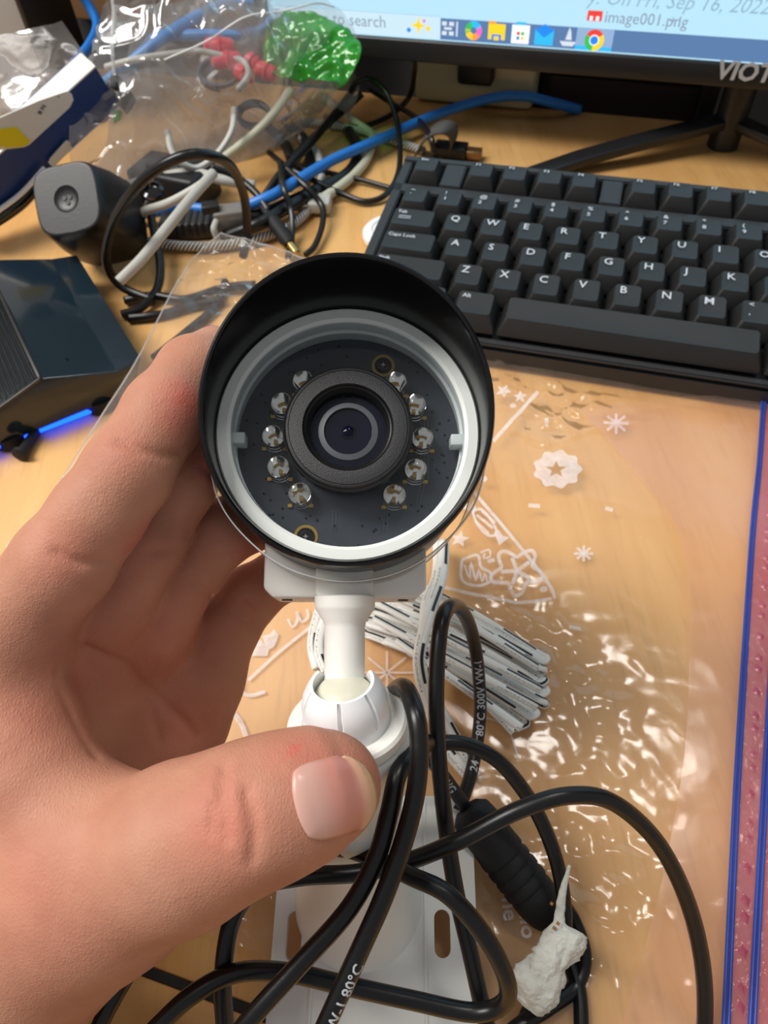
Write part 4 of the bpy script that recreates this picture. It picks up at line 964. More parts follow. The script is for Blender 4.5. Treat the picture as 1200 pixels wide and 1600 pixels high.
for i in range(1, 36):                            # embossed lozenges along the band
    c = t1[0] + (t1[-1] - t1[0]) * (i / 36); q = resample(np.vstack([t1]), 60)[min(59, int(i / 36 * 59))] * .45 + t2[min(59, int(i / 36 * 59))] * .55
    if em is None:
        em = mobj('emboss', [(.0016, 0, 0), (0, .0022, 0), (-.0016, 0, 0), (0, -.0022, 0), (0, 0, .0008)], [(0, 1, 4), (1, 2, 4), (2, 3, 4), (3, 0, 4)], M['pink'], zbag, smooth=False, offset=False); eo = em
    else: eo = em.copy(); COL.objects.link(eo); eo.parent = zbag
    eo.location = q + np.array([0, 0, -.0008]) - np.array(zbag.location)
# white ink prints
def ink():
    k = NT('white_ink'); d = k.n('ShaderNodeBsdfDiffuse'); d.inputs[0].default_value = lin('#efeef2'); t = k.n('ShaderNodeBsdfTransparent'); m = k.n('ShaderNodeMixShader')
    tc = k.n('ShaderNodeTexCoord'); n1 = k.n('ShaderNodeTexNoise'); n1.inputs['Scale'].default_value = 300; k.l(tc.outputs['Object'], n1.inputs[0])
    mr = k.n('ShaderNodeMapRange'); mr.inputs[3].default_value = .28; mr.inputs[4].default_value = .66; k.l(n1.outputs['Fac'], mr.inputs[0]); k.l(mr.outputs[0], m.inputs[0])
    k.l(t.outputs[0], m.inputs[1]); k.l(d.outputs[0], m.inputs[2]); k.l(m.outputs[0], k.out.inputs[0]); return k.m
M['ink'] = ink()
def inkfill(loops):
    W = [[tuple(on(x, y, .004)[:2]) for x, y in lp] for lp in loops]
    V, Fc = curve_fill(W, 0.0); V = np.array([(v[0], v[1], film_z(v[0], v[1]) + .0006) for v in V])
    return mobj('print', V, Fc, M['ink'], bagfilm, smooth=False)
def inkline(pts, w=5.0, closed=False, n=6):
    P = np.array(pts + ([pts[0]] if closed else []), float); P3 = catmull(np.c_[P, np.zeros(len(P))], n)[:, :2]
    T = np.gradient(P3, axis=0); T /= np.linalg.norm(T, axis=1)[:, None] + 1e-9; N = np.c_[-T[:, 1], T[:, 0]]; V = []
    for p, q in zip(P3, N):
        for s_ in (-.5, .5):
            g = on(*(p + q * w * s_), .004); V.append((g[0], g[1], film_z(g[0], g[1]) + .0006))
    return mobj('print', V, [(2 * i, 2 * i + 1, 2 * i + 3, 2 * i + 2) for i in range(len(P3) - 1)], M['ink'], bagfilm, smooth=False)
def star(cx, cy, r, r2, n=5, rot=0, sy=.8): return [(cx + (r if i % 2 == 0 else r2) * math.sin(rot + math.pi * i / n), cy - sy * (r if i % 2 == 0 else r2) * math.cos(rot + math.pi * i / n)) for i in range(2 * n)]
inkfill([[(870 + (36 + 3 * math.cos(9 * a)) * math.cos(a), 737 + (28 + 2.5 * math.cos(9 * a)) * math.sin(a)) for a in np.linspace(0, 2 * math.pi, 54, endpoint=False)], star(868, 738, 17, 7)])
def flake(cx, cy, r, n, w, sy=.8):
    for i in range(n): a = math.pi * i / n; inkline([(cx - r * math.cos(a), cy - sy * r * math.sin(a)), (cx, cy), (cx + r * math.cos(a), cy + sy * r * math.sin(a))], w, n=2)
flake(962, 664, 20, 4, 4.5); flake(912, 865, 15, 4, 4); flake(604, 1046, 42, 4, 3.2)
inkline([(733, 764), (765, 800), (800, 840), (840, 888), (862, 918), (868, 934)], 5); inkline([(690, 912), (740, 925), (790, 935), (830, 938), (862, 934)], 5); inkline([(840, 616), (806, 654), (770, 694)], 6)
inkline([(738, 800), (752, 798), (768, 815), (776, 834), (762, 836), (746, 820)], 4, True); inkline([(745, 806), (770, 826)], 4); inkline([(752, 800), (774, 818)], 3); inkline([(742, 814), (764, 834)], 3)
inkfill([[(738, 802), (722, 796), (728, 784), (736, 790), (738, 780), (744, 796)]]); inkfill([[(772, 832), (780, 852), (788, 846), (796, 840), (786, 838), (778, 828)]])
inkfill([star(718, 841, 16, 7, rot=.2)]); inkfill([star(812, 625, 12, 5)]); inkfill([star(786, 616, 13, 6, rot=.5)]); inkline([(751, 862), (764, 858), (766, 868), (756, 870), (758, 863)], 3)
inkline([(722, 872), (746, 866), (752, 884), (766, 892), (766, 906), (745, 912), (722, 902)], 4.5, True)
inkline([(726, 880), (734, 900), (736, 876), (744, 904), (748, 888), (754, 906), (758, 894), (762, 906)], 3, n=3)
inkline([(808 + (34 + 9 * math.cos(5 * a)) * math.cos(a + .3), 891 + .85 * (34 + 9 * math.cos(5 * a)) * math.sin(a + .3)) for a in np.linspace(0, 2 * math.pi, 24, endpoint=False)], 5.5, True, n=4)
for a in (.6, 1.85, 3.1, 4.4, 5.6): inkline([(808, 891), (808 + 15 * math.cos(a), 891 + 13 * math.sin(a)), (808 + 25 * math.cos(a), 891 + 21 * math.sin(a))], 6, n=2)
for x0_, y0_, x1_, y1_ in ((825, 793, 843, 794), (945, 796, 957, 799), (890, 978, 908, 981), (852, 660, 854, 672), (762, 876, 773, 873)): inkline([(x0_, y0_), ((x0_ + x1_) / 2, (y0_ + y1_) / 2), (x1_, y1_)], 6, n=2)
for cx, cy, r_ in ((801, 639, 5), (755, 752, 6), (850, 919, 6)): inkfill([[(cx + r_ * math.cos(a), cy + .8 * r_ * math.sin(a)) for a in np.linspace(0, 6.1, 12)]])
inkfill([[(389, 1020), (398, 1004), (404, 994), (412, 1002), (408, 988), (420, 986), (426, 978), (434, 986), (430, 998), (426, 1006), (418, 1010), (416, 1020)]])
inkline([(486, 973), (455, 997), (425, 1022), (386, 1058)], 5); inkline([(448, 962), (456, 974), (464, 962), (462, 950), (470, 966), (480, 958), (478, 946)], 4); inkline([(375, 1060), (376, 1076), (390, 1082), (412, 1076)], 6)
inkline([(372, 1120), (380, 1140), (386, 1160)], 8); inkline([(348, 1098), (362, 1110), (374, 1124)], 9); inkline([(740, 1112), (790, 1130), (812, 1182)], 3); inkline([(800, 1600), (830, 1590)], 5)
for s_, px, py in (('ime', 782, 1384), ('nello', 808, 1392)):
    c = on(px, py, .0045); d1 = nrm(on(px + 4, py + 40, .0045) - c); fr = frame3(c + np.array([0, 0, .0004]), DZ, d1)
    text('print', s_, fr, .0062, M['ink'], bagfilm, bold=.02)
#@@BAG_END

# ------------------------------------------------------------------ desk speaker with blue under-light
e_ = nrm([-.48, .877, 0]); sA = on(65, 592, .030)
def spl(px, py): return on_plane(px, py, sA, e_)
spk = thing('speaker', 'glossy black desk speaker with metal grille and blue light beneath it', 'speaker', on(60, 600))
end = [spl(66, 592), spl(182, 581), spl(221, 560), spl(214, 592), spl(168, 628), spl(-60, 722), spl(-62, 684)]
SPL = .112; ext = e_ * SPL
def hull(name, P0, P1, m, parent=None, bev=0.0):
    n = len(P0); return poly(name, list(P0) + list(P1), [tuple(range(n - 1, -1, -1)), tuple(range(n, 2 * n))] + [(i, (i + 1) % n, n + (i + 1) % n, n + i) for i in range(n)], m, parent, bev)
M['spk_reflection_tint'] = mat('speaker_reflection_tint', '#131e27', .16, coat=.5, color2='#1a2a33', vscale=20)  # navy tint paints bluish reflections into the black gloss
hull('housing', end, [p + ext * (1.0 if i not in (2,) else .93) for i, p in enumerate(end)], M['spk_reflection_tint'], spk, .0008)
# grille: frame and perforated metal on the slanted front
gA, gB = end[0], end[6]; gd = nrm(gB - gA); gn = nrm(np.cross(ext, gd)); gn = gn if gn[2] > 0 else -gn
gl = float(np.linalg.norm(gB - gA)); gfr = (gA, nrm(ext), gd, gn)
def pq(a, b, z): return L(gfr, a, b, z)
M['grille'] = mat('grille_metal', '#4a4a48', .35, metal=.8)
for a0, a1, b0, b1 in ((.0, .002, 0, gl), (SPL - .002, SPL, 0, gl), (0, SPL, 0, .0016), (0, SPL, gl - .0016, gl)):
    box('grille_frame', gfr, (a0, b0, -.0005), (a1, b1, .0009), M['grille'], spk, .0003)
def grille():
    V = []; Fc = []; na, nb = 76, 16; pa_, pb_ = (SPL - .004) / na, (gl - .0032) / nb
    for i in range(na):
        for j in range(nb):
            x = .002 + pa_ * (i + .5 + (.5 if j % 2 else 0) * .6); y = .0016 + pb_ * (j + .5); k = len(V)
            for q in range(6):
                a = math.pi / 3 * q; V += [pq(x + .00066 * math.cos(a), y + pb_ * .46 * math.sin(a), .0004), pq(x + .0004 * math.cos(a), y + pb_ * .28 * math.sin(a), -.0001)]
            for q in range(6): q2 = (q + 1) % 6; Fc.append((k + 2 * q, k + 2 * q2, k + 2 * q2 + 1, k + 2 * q + 1))
    o = mobj('grille', V, Fc, M['grille'], spk, smooth=False); tag(o, 'perforated metal grille'); o['kind'] = 'stuff'
grille()
box('light_strip', (spl(-55, 717) + np.array([0, 0, -.001]), nrm(spl(168, 632) - spl(-55, 717)), e_, DZ), (0, .0002, -.0006), (float(np.linalg.norm(spl(168, 632) - spl(-55, 717))), .003, .0006), emis('blue_led_strip', '#0a34ff', 8.0), spk)
for q in ((172, 655), (30, 712)):
    c = on(q[0], q[1], 0) + e_ * .012; lathe('foot', [(.0075, 0), (.0085, .001), (.0075, .006)], (c, DX, DY, DZ), M['rubber'], spk, 24)
lathe('screw_hole', [(.0008, -.0002), (.0008, .0003), (0, .0003)], frame3(on_plane(104, 562, sA, nrm(np.cross(ext, end[1] - end[0]))), np.cross(ext, end[0] - end[1]) * (1 if np.cross(ext, end[0] - end[1])[2] > 0 else -1), R), M['lensedge'], spk, 10)
# little black peg on the desk
pg = thing('black_peg', 'small black rubber peg lying on the desk under the speaker light', 'peg', on(45, 690))
pgf = frame3(on(30, 712, .0038), on(58, 672, .0030) - on(30, 712, .0038), DZ)
lathe('peg_head', [(0, -.0004), (.0026, -.0004), (.0038, .0003), (.0038, .0018), (.0026, .0024), (0, .0024)], pgf, M['rubber'], pg, 20)
lathe('peg_shank', [(.0024, .002), (.0022, .016), (.0012, .0175), (0, .0175)], pgf, M['rubber'], pg, 20)

bl = thing('blue_piece', 'small bright blue piece on the desk just above the index finger', 'scrap', on(312, 532)); blf = frame3(on(290, 546, .004), on(336, 516, .004) - on(290, 546, .004), DZ)  # unidentified blue spot, built as a small rounded cylinder
lathe('piece_body', [(.0034, 0), (.0038, .002), (.0036, .018), (.0026, .0205), (0, .021)], blf, mat('bright_blue', '#2345d8', .3), bl, 20); box('clip', blf, (.0034, -.0008, .001), (.0046, .0008, .015), bpy.data.materials['bright_blue'], bl, .0002)

# ------------------------------------------------------------------ black rounded device with three holes
dev = thing('camera_dock', 'black rounded-square plastic device with three small holes in its face', 'device', on(170, 370))
dB = at(172, 352, .415); dT = at(104, 311, .372); dfr = frame3(dB, dT - dB, R + U * .15); dl = float(np.linalg.norm(dT - dB))
def squircle(r, z, n=48, e=.55):
    P = []
    for k in range(n):
        a = 2 * math.pi * k / n; c, s_ = math.cos(a), math.sin(a)
        P.append(L(dfr, 1.12 * r * math.copysign(abs(c) ** e, c), 1.12 * r * math.copysign(abs(s_) ** e, s_), z))
    return P
DS = 1.12
rings = [squircle(.016, -.002), squircle(.0195, .0), squircle(.0200, dl * .2), squircle(.0190, dl * .55), squircle(.0172, dl * .85), squircle(.0166, dl * .95), squircle(.0158, dl), squircle(.0152, dl + .0003), squircle(.0148, dl + .0003), squircle(.0062, dl + .0003, e=1), squircle(.0055, dl - .0002, e=1), squircle(.0040, dl - .0008, e=1), squircle(.0010, dl - .0009, e=1)]
V = [p for r_ in rings for p in r_]; n = 48
Fc = [(i * n + k, i * n + (k + 1) % n, (i + 1) * n + (k + 1) % n, (i + 1) * n + k) for i in range(len(rings) - 1) for k in range(n)] + [tuple(range(n - 1, -1, -1)), tuple((len(rings) - 1) * n + k for k in range(n))]
o = mobj('shell', V, Fc, mat('dark_grey_plastic', '#151516', .38, bump=.04, bscale=900), dev); sharp(o, 24)
for a in (.5, 2.6, 4.7): lathe('hole', [(.0012, -.0004), (.0012, .0005), (0, .0005)], (L(dfr, .0017 * math.cos(a), .0017 * math.sin(a), dl - .0009), dfr[1], dfr[2], dfr[3]), M['lensedge'], dev, 12)

# ------------------------------------------------------------------ blue carton
bx = thing('blue_box', 'dark blue cardboard box with white open flap and yellow tip at left', 'box', on(60, 330))
bBR = on(186, 165, .052); bTR = on(145, 108, .078); bBL = on(-40, 372, .010)
b2 = nrm(bBL - bBR); b1 = bTR - bBR; b1 = b1 - b2 * (b1 @ b2); b1w = float(np.linalg.norm(b1)); b1 = nrm(b1); b3 = np.cross(b1, b2); b3 = b3 if b3 @ F > 0 else -b3
bfr = (bBR, b2, b1, -b3); blen = float(np.linalg.norm(bBL - bBR))     # x along the box, y across the blue face, z towards the viewer
M['carton_blue'] = mat('blue_carton', '#16356b', .45, color2='#1d3f80', vscale=25); M['carton_white'] = mat('white_carton', '#e6e4dd', .6, var=.03); M['carton_yellow'] = mat('yellow_print', '#efd91a', .5, var=.03); M['ink_dark'] = mat('dark_print', '#3a3a40', .6)
box('front_panel', bfr, (0, 0, -.0012), (blen, b1w, 0), M['carton_blue'], bx)
box('end_panel', bfr, (-.0004, 0, -.013), (.0008, b1w, -.0012), M['carton_white'], bx)
box('side_panel', bfr, (0, b1w - .0004, -.013), (blen, b1w + .0006, 0.0002), M['carton_white'], bx)
box('side_panel', bfr, (0, -.0008, -.013), (blen, .0002, -.0003), M['carton_white'], bx); box('back_panel', bfr, (0, 0, -.0142), (blen, b1w, -.013), M['carton_blue'], bx)
def bpl(px, py, z=.0012): return on_plane(px, py, L(bfr, 0, 0, z), bfr[3])
def flap(name, pts, m, z=.0012, th=.0006):
    P = [bpl(x, y, z) for x, y in pts]; return hull(name, [p - bfr[3] * th for p in P], P, m, bx)
fp = flap('flap', [(-14, 190), (60, 158), (104, 143), (112, 147), (115, 156), (109, 168), (46, 226), (38, 230), (-14, 236)], M['carton_white'], .0030)
flap('yellow_tip', [(-14, 204), (26, 199), (48, 221), (39, 229), (12, 231), (-14, 226)], M['carton_yellow'], .0036)
flap('tab', [(76, 255), (79, 248), (104, 220), (108, 221), (113, 231), (84, 262)], M['carton_white'], .0025)
tf = (bpl(64, 180, .0034), nrm(bpl(72, 166, .0034) - bpl(64, 180, .0034)), np.cross(bfr[3], nrm(bpl(72, 166, .0034) - bpl(64, 180, .0034))), bfr[3])
text('flap_lettering', 'B N', tf, .0036, M['ink_dark'], fp, bold=.02); text('flap_lettering', '2', (bpl(92, 154, .0034),) + tf[1:], .0026, M['ink_dark'], fp)
gp = hull('green_scrap', zp([(176, 178, .048), (186, 180, .048), (188, 188, .045), (178, 194, .043)]), [p + np.array([.001, .004, .001]) for p in zp([(176, 178, .048), (186, 180, .048), (188, 188, .045), (178, 194, .043)])], mat('lime_plastic', '#5fc81e', .4))
tag(gp, 'small lime green plastic scrap under the corner of the blue box', 'scrap')
kp = hull('black_clip', zp([(165, 132, .066), (180, 136, .066), (206, 172, .050), (198, 180, .046), (186, 166, .05)]), [p + np.array([.002, .010, .002]) for p in zp([(165, 132, .066), (180, 136, .066), (206, 172, .050), (198, 180, .046), (186, 166, .05)])], M['black'], None, .0008)
tag(kp, 'black plastic clip sticking out behind the corner of the blue box', 'clip')
wr = thing('bagged_strip', 'thin clear-wrapped black strip below the blue box', 'strip', on(20, 330))
tube('strip_body', zp([(-30, 358, .014), (30, 318, .02), (70, 272, .03)]), .004, M['blackgloss'], wr, seg=10); tube('strip_edge', zp([(-30, 348, .019), (30, 305, .026), (70, 262, .036)]), .0015, M['whitebright'], wr, seg=8)

# ------------------------------------------------------------------ things at the back left
gyb = thing('grey_carton', 'tall light grey panel box at the far left corner', 'box', on(20, 190, 0))
gc = on(64, 150, .03); gfr2 = (np.array([gc[0], gc[1] + .02, 0]), DX, DY, DZ)
box('panel', gfr2, (-.16, 0, 0), (.0, .05, .20), mat('grey_panel', '#a9aeb2', .5), gyb, .002); box('dark_edge', gfr2, (.0003, -.002, 0), (.004, .05, .20), M['black'], gyb, .0006)
lathe('white_button', [(.012, 0), (.012, .003), (.010, .004), (0, .004)], frame3(L(gfr2, -.052, -.0005, .052), -DY, DX), M['whitebright'], gyb, 28)
bc = on(230, 30, .04); bfr3 = (np.array([bc[0] + .02, bc[1] + .10, 0]), DX, DY, DZ)
cbx = thing('cardboard_box', 'brown cardboard box behind the plastic bag at the back left', 'box', bfr3[0])
M['kraft'] = mat('kraft_card', '#8a6440', .75, vscale=15)
box('carton', bfr3, (-.16, 0, 0), (.14, .08, .13), M['kraft'], cbx, .0015); box('tape', bfr3, (-.161, .035, .128), (.141, .05, .1306), mat('packing_tape', '#b48a58', .3), cbx)

# power strip with a plug, dark boxes behind the desk
ps = thing('power_strip', 'cream power strip with a black plug under the monitor', 'power strip', on(725, 160))
pf = (on(648, 158), DX, DY, DZ); M['cream'] = mat('cream_plastic', '#c9bf98', .5)
box('strip_body', pf, (0, 0, 0), (.088, .030, .030), M['cream'], ps, .004, 3); box('plug', (on(714, 131, .018), DX, DY, DZ), (0, -.003, 0), (.026, .010, .020), M['black'], ps, .003); 
box('ridge', pf, (.004, -.0006, .012), (.084, .001, .0135), M['cream'], ps, .0003)
db = thing('dark_crate', 'dark brown wooden crate in the shade behind the desk under the monitor', 'crate', on(900, 170) + DY * .03)
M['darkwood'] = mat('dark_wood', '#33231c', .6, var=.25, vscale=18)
cfr = (on(812, 165) + DY * .035, DX, DY, DZ)
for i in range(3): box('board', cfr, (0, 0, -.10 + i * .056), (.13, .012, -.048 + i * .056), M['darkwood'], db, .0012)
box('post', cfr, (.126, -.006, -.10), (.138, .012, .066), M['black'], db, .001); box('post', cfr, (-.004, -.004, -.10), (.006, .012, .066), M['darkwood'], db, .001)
# white round puck under the keyboard's left edge
pk = thing('white_puck', 'white round puck peeking out beside the keyboard\'s left edge', 'puck', on(612, 372))
kf = (on(614, 372) , DX, DY, DZ); lathe('puck_body', [(.016, 0), (.018, .0015), (.018, .0045), (.0165, .006), (0, .0062)], kf, M['whitebright'], pk, 40); lathe('puck_ring', [(.012, .0061), (.0125, .0066), (.013, .0061)], kf, M['ringwhite'], pk, 40, closed=True)
# webbing strap loop and small adapter behind the keyboard
st = thing('strap_loop', 'dark grey fabric strap curled in a loop behind the keyboard', 'strap', on(680, 235))
def strap():
    P = catmull(zp([(655, 236, .004), (662, 222, .012), (676, 206, .020), (694, 200, .024), (706, 206, .020), (707, 222, .010), (700, 232, .004), (690, 236, .003)]), 8); T = np.gradient(P, axis=0); V = []
    sd = nrm(DX * .8 - DY * .3)
    for p in P: V += [p - DY * .009, p + DY * .009]
    o = mobj('webbing', V, [(2 * i, 2 * i + 1, 2 * i + 3, 2 * i + 2) for i in range(len(P) - 1)], mat('grey_webbing', '#4a4946', .85, bump=.6, bscale=1200), st); md = o.modifiers.new('thickness', 'SOLIDIFY'); md.thickness = .0014
    tube('seam', [p + DY * 0.0 + DZ * .0009 for p in P], .0005, M['black'], st, seg=5, raw=True)
strap()
ad = thing('usb_adapter', 'small black adapter with metal end beside the strap loop', 'adapter', on(700, 243)); af = (on(676, 250), DX, DY, DZ)
box('adapter_body', af, (0, 0, .001), (.022, .012, .009), M['black'], ad, .001); box('metal_plug', af, (.0222, .002, .002), (.032, .010, .007), mat('brass_plug', '#8a6a48', .4, metal=.8), ad, .0005)

# ------------------------------------------------------------------ loose cables, each its own thing
def cable(name, label, pts, r, m, cat='cable', group=None, seg=10, n=10):
    o = tube(name, zp(pts), r, m, None, seg, n); tag(o, label, cat, group); return o
M['blue_c'] = mat('blue_cable_jacket', '#2277cf', .38); M['white_c'] = mat('grey_white_jacket', '#bcbbb3', .45); M['cream_c'] = mat('cream_jacket', '#c9c7ae', .5)
def braid():
    k = NT('braided_sleeve'); p = k.n('ShaderNodeBsdfPrincipled'); k.l(p.outputs[0], k.out.inputs[0]); p.inputs['Roughness'].default_value = .7
    uv = k.n('ShaderNodeUVMap'); mp = k.n('ShaderNodeMapping'); mp.inputs['Scale'].default_value = (420, 5, 1); mp.inputs['Rotation'].default_value = (0, 0, .0); k.l(uv.outputs[0], mp.inputs[0])
    sp = k.n('ShaderNodeSeparateXYZ'); k.l(mp.outputs[0], sp.inputs[0]); a = k.n('ShaderNodeMath'); a.operation = 'ADD'; k.l(sp.outputs[0], a.inputs[0]); k.l(sp.outputs[1], a.inputs[1])
    fr_ = k.n('ShaderNodeMath'); fr_.operation = 'FRACT'; k.l(a.outputs[0], fr_.inputs[0]); lt = k.n('ShaderNodeMath'); lt.operation = 'LESS_THAN'; k.l(fr_.outputs[0], lt.inputs[0]); lt.inputs[1].default_value = .5
    m = k.n('ShaderNodeMix', data_type='RGBA'); m.inputs[6].default_value = lin('#1b1b1c'); m.inputs[7].default_value = lin('#d8d6d0'); k.l(lt.outputs[0], m.inputs[0]); k.l(m.outputs[2], p.inputs['Base Color']); return k.m
M['braid'] = braid()
cable('blue_network_cable', 'bright blue network cable running diagonally across the back of the desk', [(905, 172, .002), (862, 160, .010), (815, 150, .014), (760, 155, .012), (680, 180, .010), (600, 215, .010), (520, 250, .014), (460, 285, .018), (420, 308, .018), (360, 328, .012), (290, 326, .010), (205, 335, .008)], .0034, M['blue_c'], n=10)
cable('white_stick_cable', 'stiff pale grey cable end slanting over the black wires beside the round black device', [(334, 270, .050), (300, 308, .046), (262, 355, .040), (222, 404, .034), (186, 440, .028)], .0027, M['white_c'])
cable('white_bent_cable', 'white cable curving under the stiff pale one toward the round black device', [(330, 278, .046), (300, 298, .040), (262, 318, .034), (222, 332, .026), (205, 350, .02)], .0025, M['white_c'])
cable('white_short_cable', 'short white cable lying under the clear bag edge beside the blue cable', [(190, 292, .012), (240, 280, .018), (300, 270, .02), (350, 282, .016), (398, 290, .010)], .0032, M['white_c'])
cable('cream_cable', 'cream cable crossing behind the blue network cable', [(505, 152, .004), (535, 175, .004), (560, 195, .004), (582, 214, .004), (572, 250, .004), (548, 278, .004), (512, 305, .006), (490, 316, .006)], .0030, M['cream_c'])
cable('braided_cable', 'black and white braided cable lying beyond the blue cable', [(470, 190, .003), (520, 196, .003), (570, 206, .003), (620, 222, .003), (662, 236, .003)], .0028, M['braid'])
cable('braided_cable', 'black and white braided cable curving under the loose black wires', [(470, 215, .006), (495, 240, .006), (503, 280, .005), (490, 318, .004), (455, 352, .004), (400, 374, .004), (340, 384, .004), (280, 384, .004), (220, 376, .004)], .0028, M['braid'])
usb = thing('usb_plug', 'white USB plug with metal tip on the end of the cream cable', 'plug', on(480, 312)); uf = frame3(on(492, 318, .006), on(462, 318, .006) - on(492, 318, .006), DZ)
box('plug_housing', uf, (-.0035, -.0065, -.010), (.0035, .0065, .004), M['white_c'], usb, .0012); box('metal_tip', uf, (-.0022, -.0056, .004), (.0022, .0056, .016), M['silver'], usb, .0003)
for sy in (-1, 1): box('contact_hole', uf, (.0021, sy * .0028 - .001, .009), (.0024, sy * .0028 + .001, .0115), M['white_c'], usb)
K = [('arched black wire standing in front of the clear bag', [(240, 470, .004), (188, 446, .010), (166, 405, .026), (178, 345, .050), (220, 285, .074), (275, 248, .086), (325, 242, .084), (362, 262, .070), (382, 310, .046), (386, 368, .024), (380, 400, .02)], .0024),
     ('black wire of the barrel plug hanging under the clear bag', [(330, 262, .03), (362, 272, .026), (398, 300, .020), (420, 330, .014)], .0022),
     ('black wire looping widely left of the keyboard', [(420, 238, .012), (450, 262, .014), (495, 285, .010), (535, 303, .005), (572, 315, .003), (605, 302, .004), (624, 262, .008), (622, 200, .016), (606, 150, .026), (580, 124, .032), (556, 130, .030), (545, 150, .02)], .0019),
     ('thin black wire crossing the wide loop to the keyboard', [(440, 262, .010), (500, 268, .008), (560, 280, .004), (625, 298, .003)], .0016),
     ('black wire draped straight down over the blue cable', [(438, 256, .022), (442, 290, .024), (455, 330, .014), (456, 370, .006), (450, 402, .004)], .0019),
     ('black wire bending round beside the barrel plug tip', [(446, 262, .022), (476, 290, .018), (502, 320, .010), (504, 350, .006), (492, 384, .004), (478, 398, .004)], .0019),
     ('black wire climbing from the blue cable to the monitor', [(405, 320, .006), (440, 270, .016), (478, 232, .014), (520, 182, .012), (545, 150, .016), (556, 132, .02)], .0026),
     ('second black wire climbing beside the first to the monitor', [(452, 250, .008), (500, 205, .010), (540, 170, .012), (566, 146, .02)], .0024),
     ('thin black wire dipping below the power strip', [(508, 182, .006), (530, 194, .004), (565, 198, .004), (610, 180, .004), (640, 150, .012), (648, 110, .034), (648, 90, .05)], .0019),
     ('thin black wire running down to the strap loop', [(575, 138, .016), (610, 160, .010), (650, 184, .010), (672, 212, .020), (678, 240, .012)], .0018),
     ('black wire hanging in front of the round black device', [(232, 318, .024), (240, 360, .020), (250, 410, .012), (246, 450, .006), (222, 480, .004), (190, 492, .003)], .0024),
     ('black wire on the desk by the speaker corner', [(195, 470, .003), (240, 462, .004), (290, 468, .004), (350, 450, .004), (400, 445, .004)], .0024),
     ('black wire under the raised corner of the zip bag', [(200, 498, .003), (250, 492, .003), (300, 478, .003), (350, 470, .003)], .0024),
     ('black wire bending below the zip bag corner', [(240, 560, .003), (290, 520, .003), (335, 480, .003), (352, 440, .003)], .0022),
     ('bunched black lead under the blue cable at its lower end', [(345, 345, .006), (400, 338, .008), (450, 318, .008), (500, 295, .006), (545, 270, .004), (560, 235, .003), (545, 205, .003)], .0040),
     ('second bunched black lead under the blue cable', [(350, 372, .004), (400, 352, .012), (440, 330, .012), (490, 300, .010)], .0036),
     ('thick black lead arcing beneath the clear bag edge', [(420, 200, .006), (445, 225, .006), (455, 258, .005), (440, 290, .005)], .0036),
     ('another thick black lead arcing beneath the clear bag edge', [(445, 190, .006), (474, 216, .006), (484, 246, .005), (470, 280, .005)], .0034)]
for lb, pts, r_ in K: cable('black_wire', lb, pts, r_, M['cable_black'], 'wire')
bp = thing('barrel_plug', 'black barrel plug with gold tip lying beside the zip bag', 'plug', on(440, 360)); bpf = frame3(on(414, 328, .014), on(456, 386, .006) - on(414, 328, .014), DZ)
lathe('plug_body', [(.0020, -.004), (.0026, .004), (.0042, .010), (.0044, .026), (.0032, .031), (0, .031)], bpf, M['rubber'], bp, 20); lathe('plug_tip', [(.0024, .031), (.0024, .039), (.0015, .040), (0, .040)], bpf, mat('gold_metal', '#d9b877', .25, metal=1.0), bp, 16)
cj = thing('cable_joiner', 'clear plastic network cable joiner with black latch', 'connector', on(360, 340)); cjf = frame3(on(388, 336, .012), on(340, 342, .012) - on(388, 336, .012), DZ)
M['clearpl'] = mat('smoky_clear_plastic', '#b9b4ac', .15, trans=.6, ior=1.3)
box('housing', cjf, (-.006, -.006, 0), (.006, .006, .020), M['clearpl'], cj, .001); box('latch', cjf, (.005, -.004, .016), (.010, .004, .026), M['black'], cj, .0008)
tube('pale_lead', zp([(338, 345, .014), (334, 358, .012), (340, 374, .006)]), .0018, M['white_c'], cj)
adp = thing('black_adapter', 'black power adapter with a round jack behind the round black device', 'adapter', on(250, 320)); apf = (on(210, 318), nrm(DX - DY * .1), nrm(DY + DX * .1), DZ)
box('adapter_body', apf, (0, 0, 0), (.050, .030, .022), M['black'], adp, .003, 3); lathe('jack', [(.006, 0), (.0065, .002), (.0045, .003), (.0035, .001), (0, .001)], frame3(on(240, 300, .024), nrm(-F + DZ), R), M['blackgloss'], adp, 24)
pb2 = thing('plug_block', 'grey-black ribbed plug block on the desk below the blue cable', 'plug', on(285, 372)); pbf = frame3(on(252, 378, .001), DZ, nrm(DX + DY * .35))
box('block', pbf, (0, 0, 0), (.042, .018, .010), mat('charcoal_plastic', '#2f2f30', .5), pb2, .0015)
for i in range(6): box('rib', pbf, (.010 + i * .004, -.0004, .001), (.012 + i * .004, .0186, .0106), M['black'], pb2, .0003)
#@@CLUTTER_END

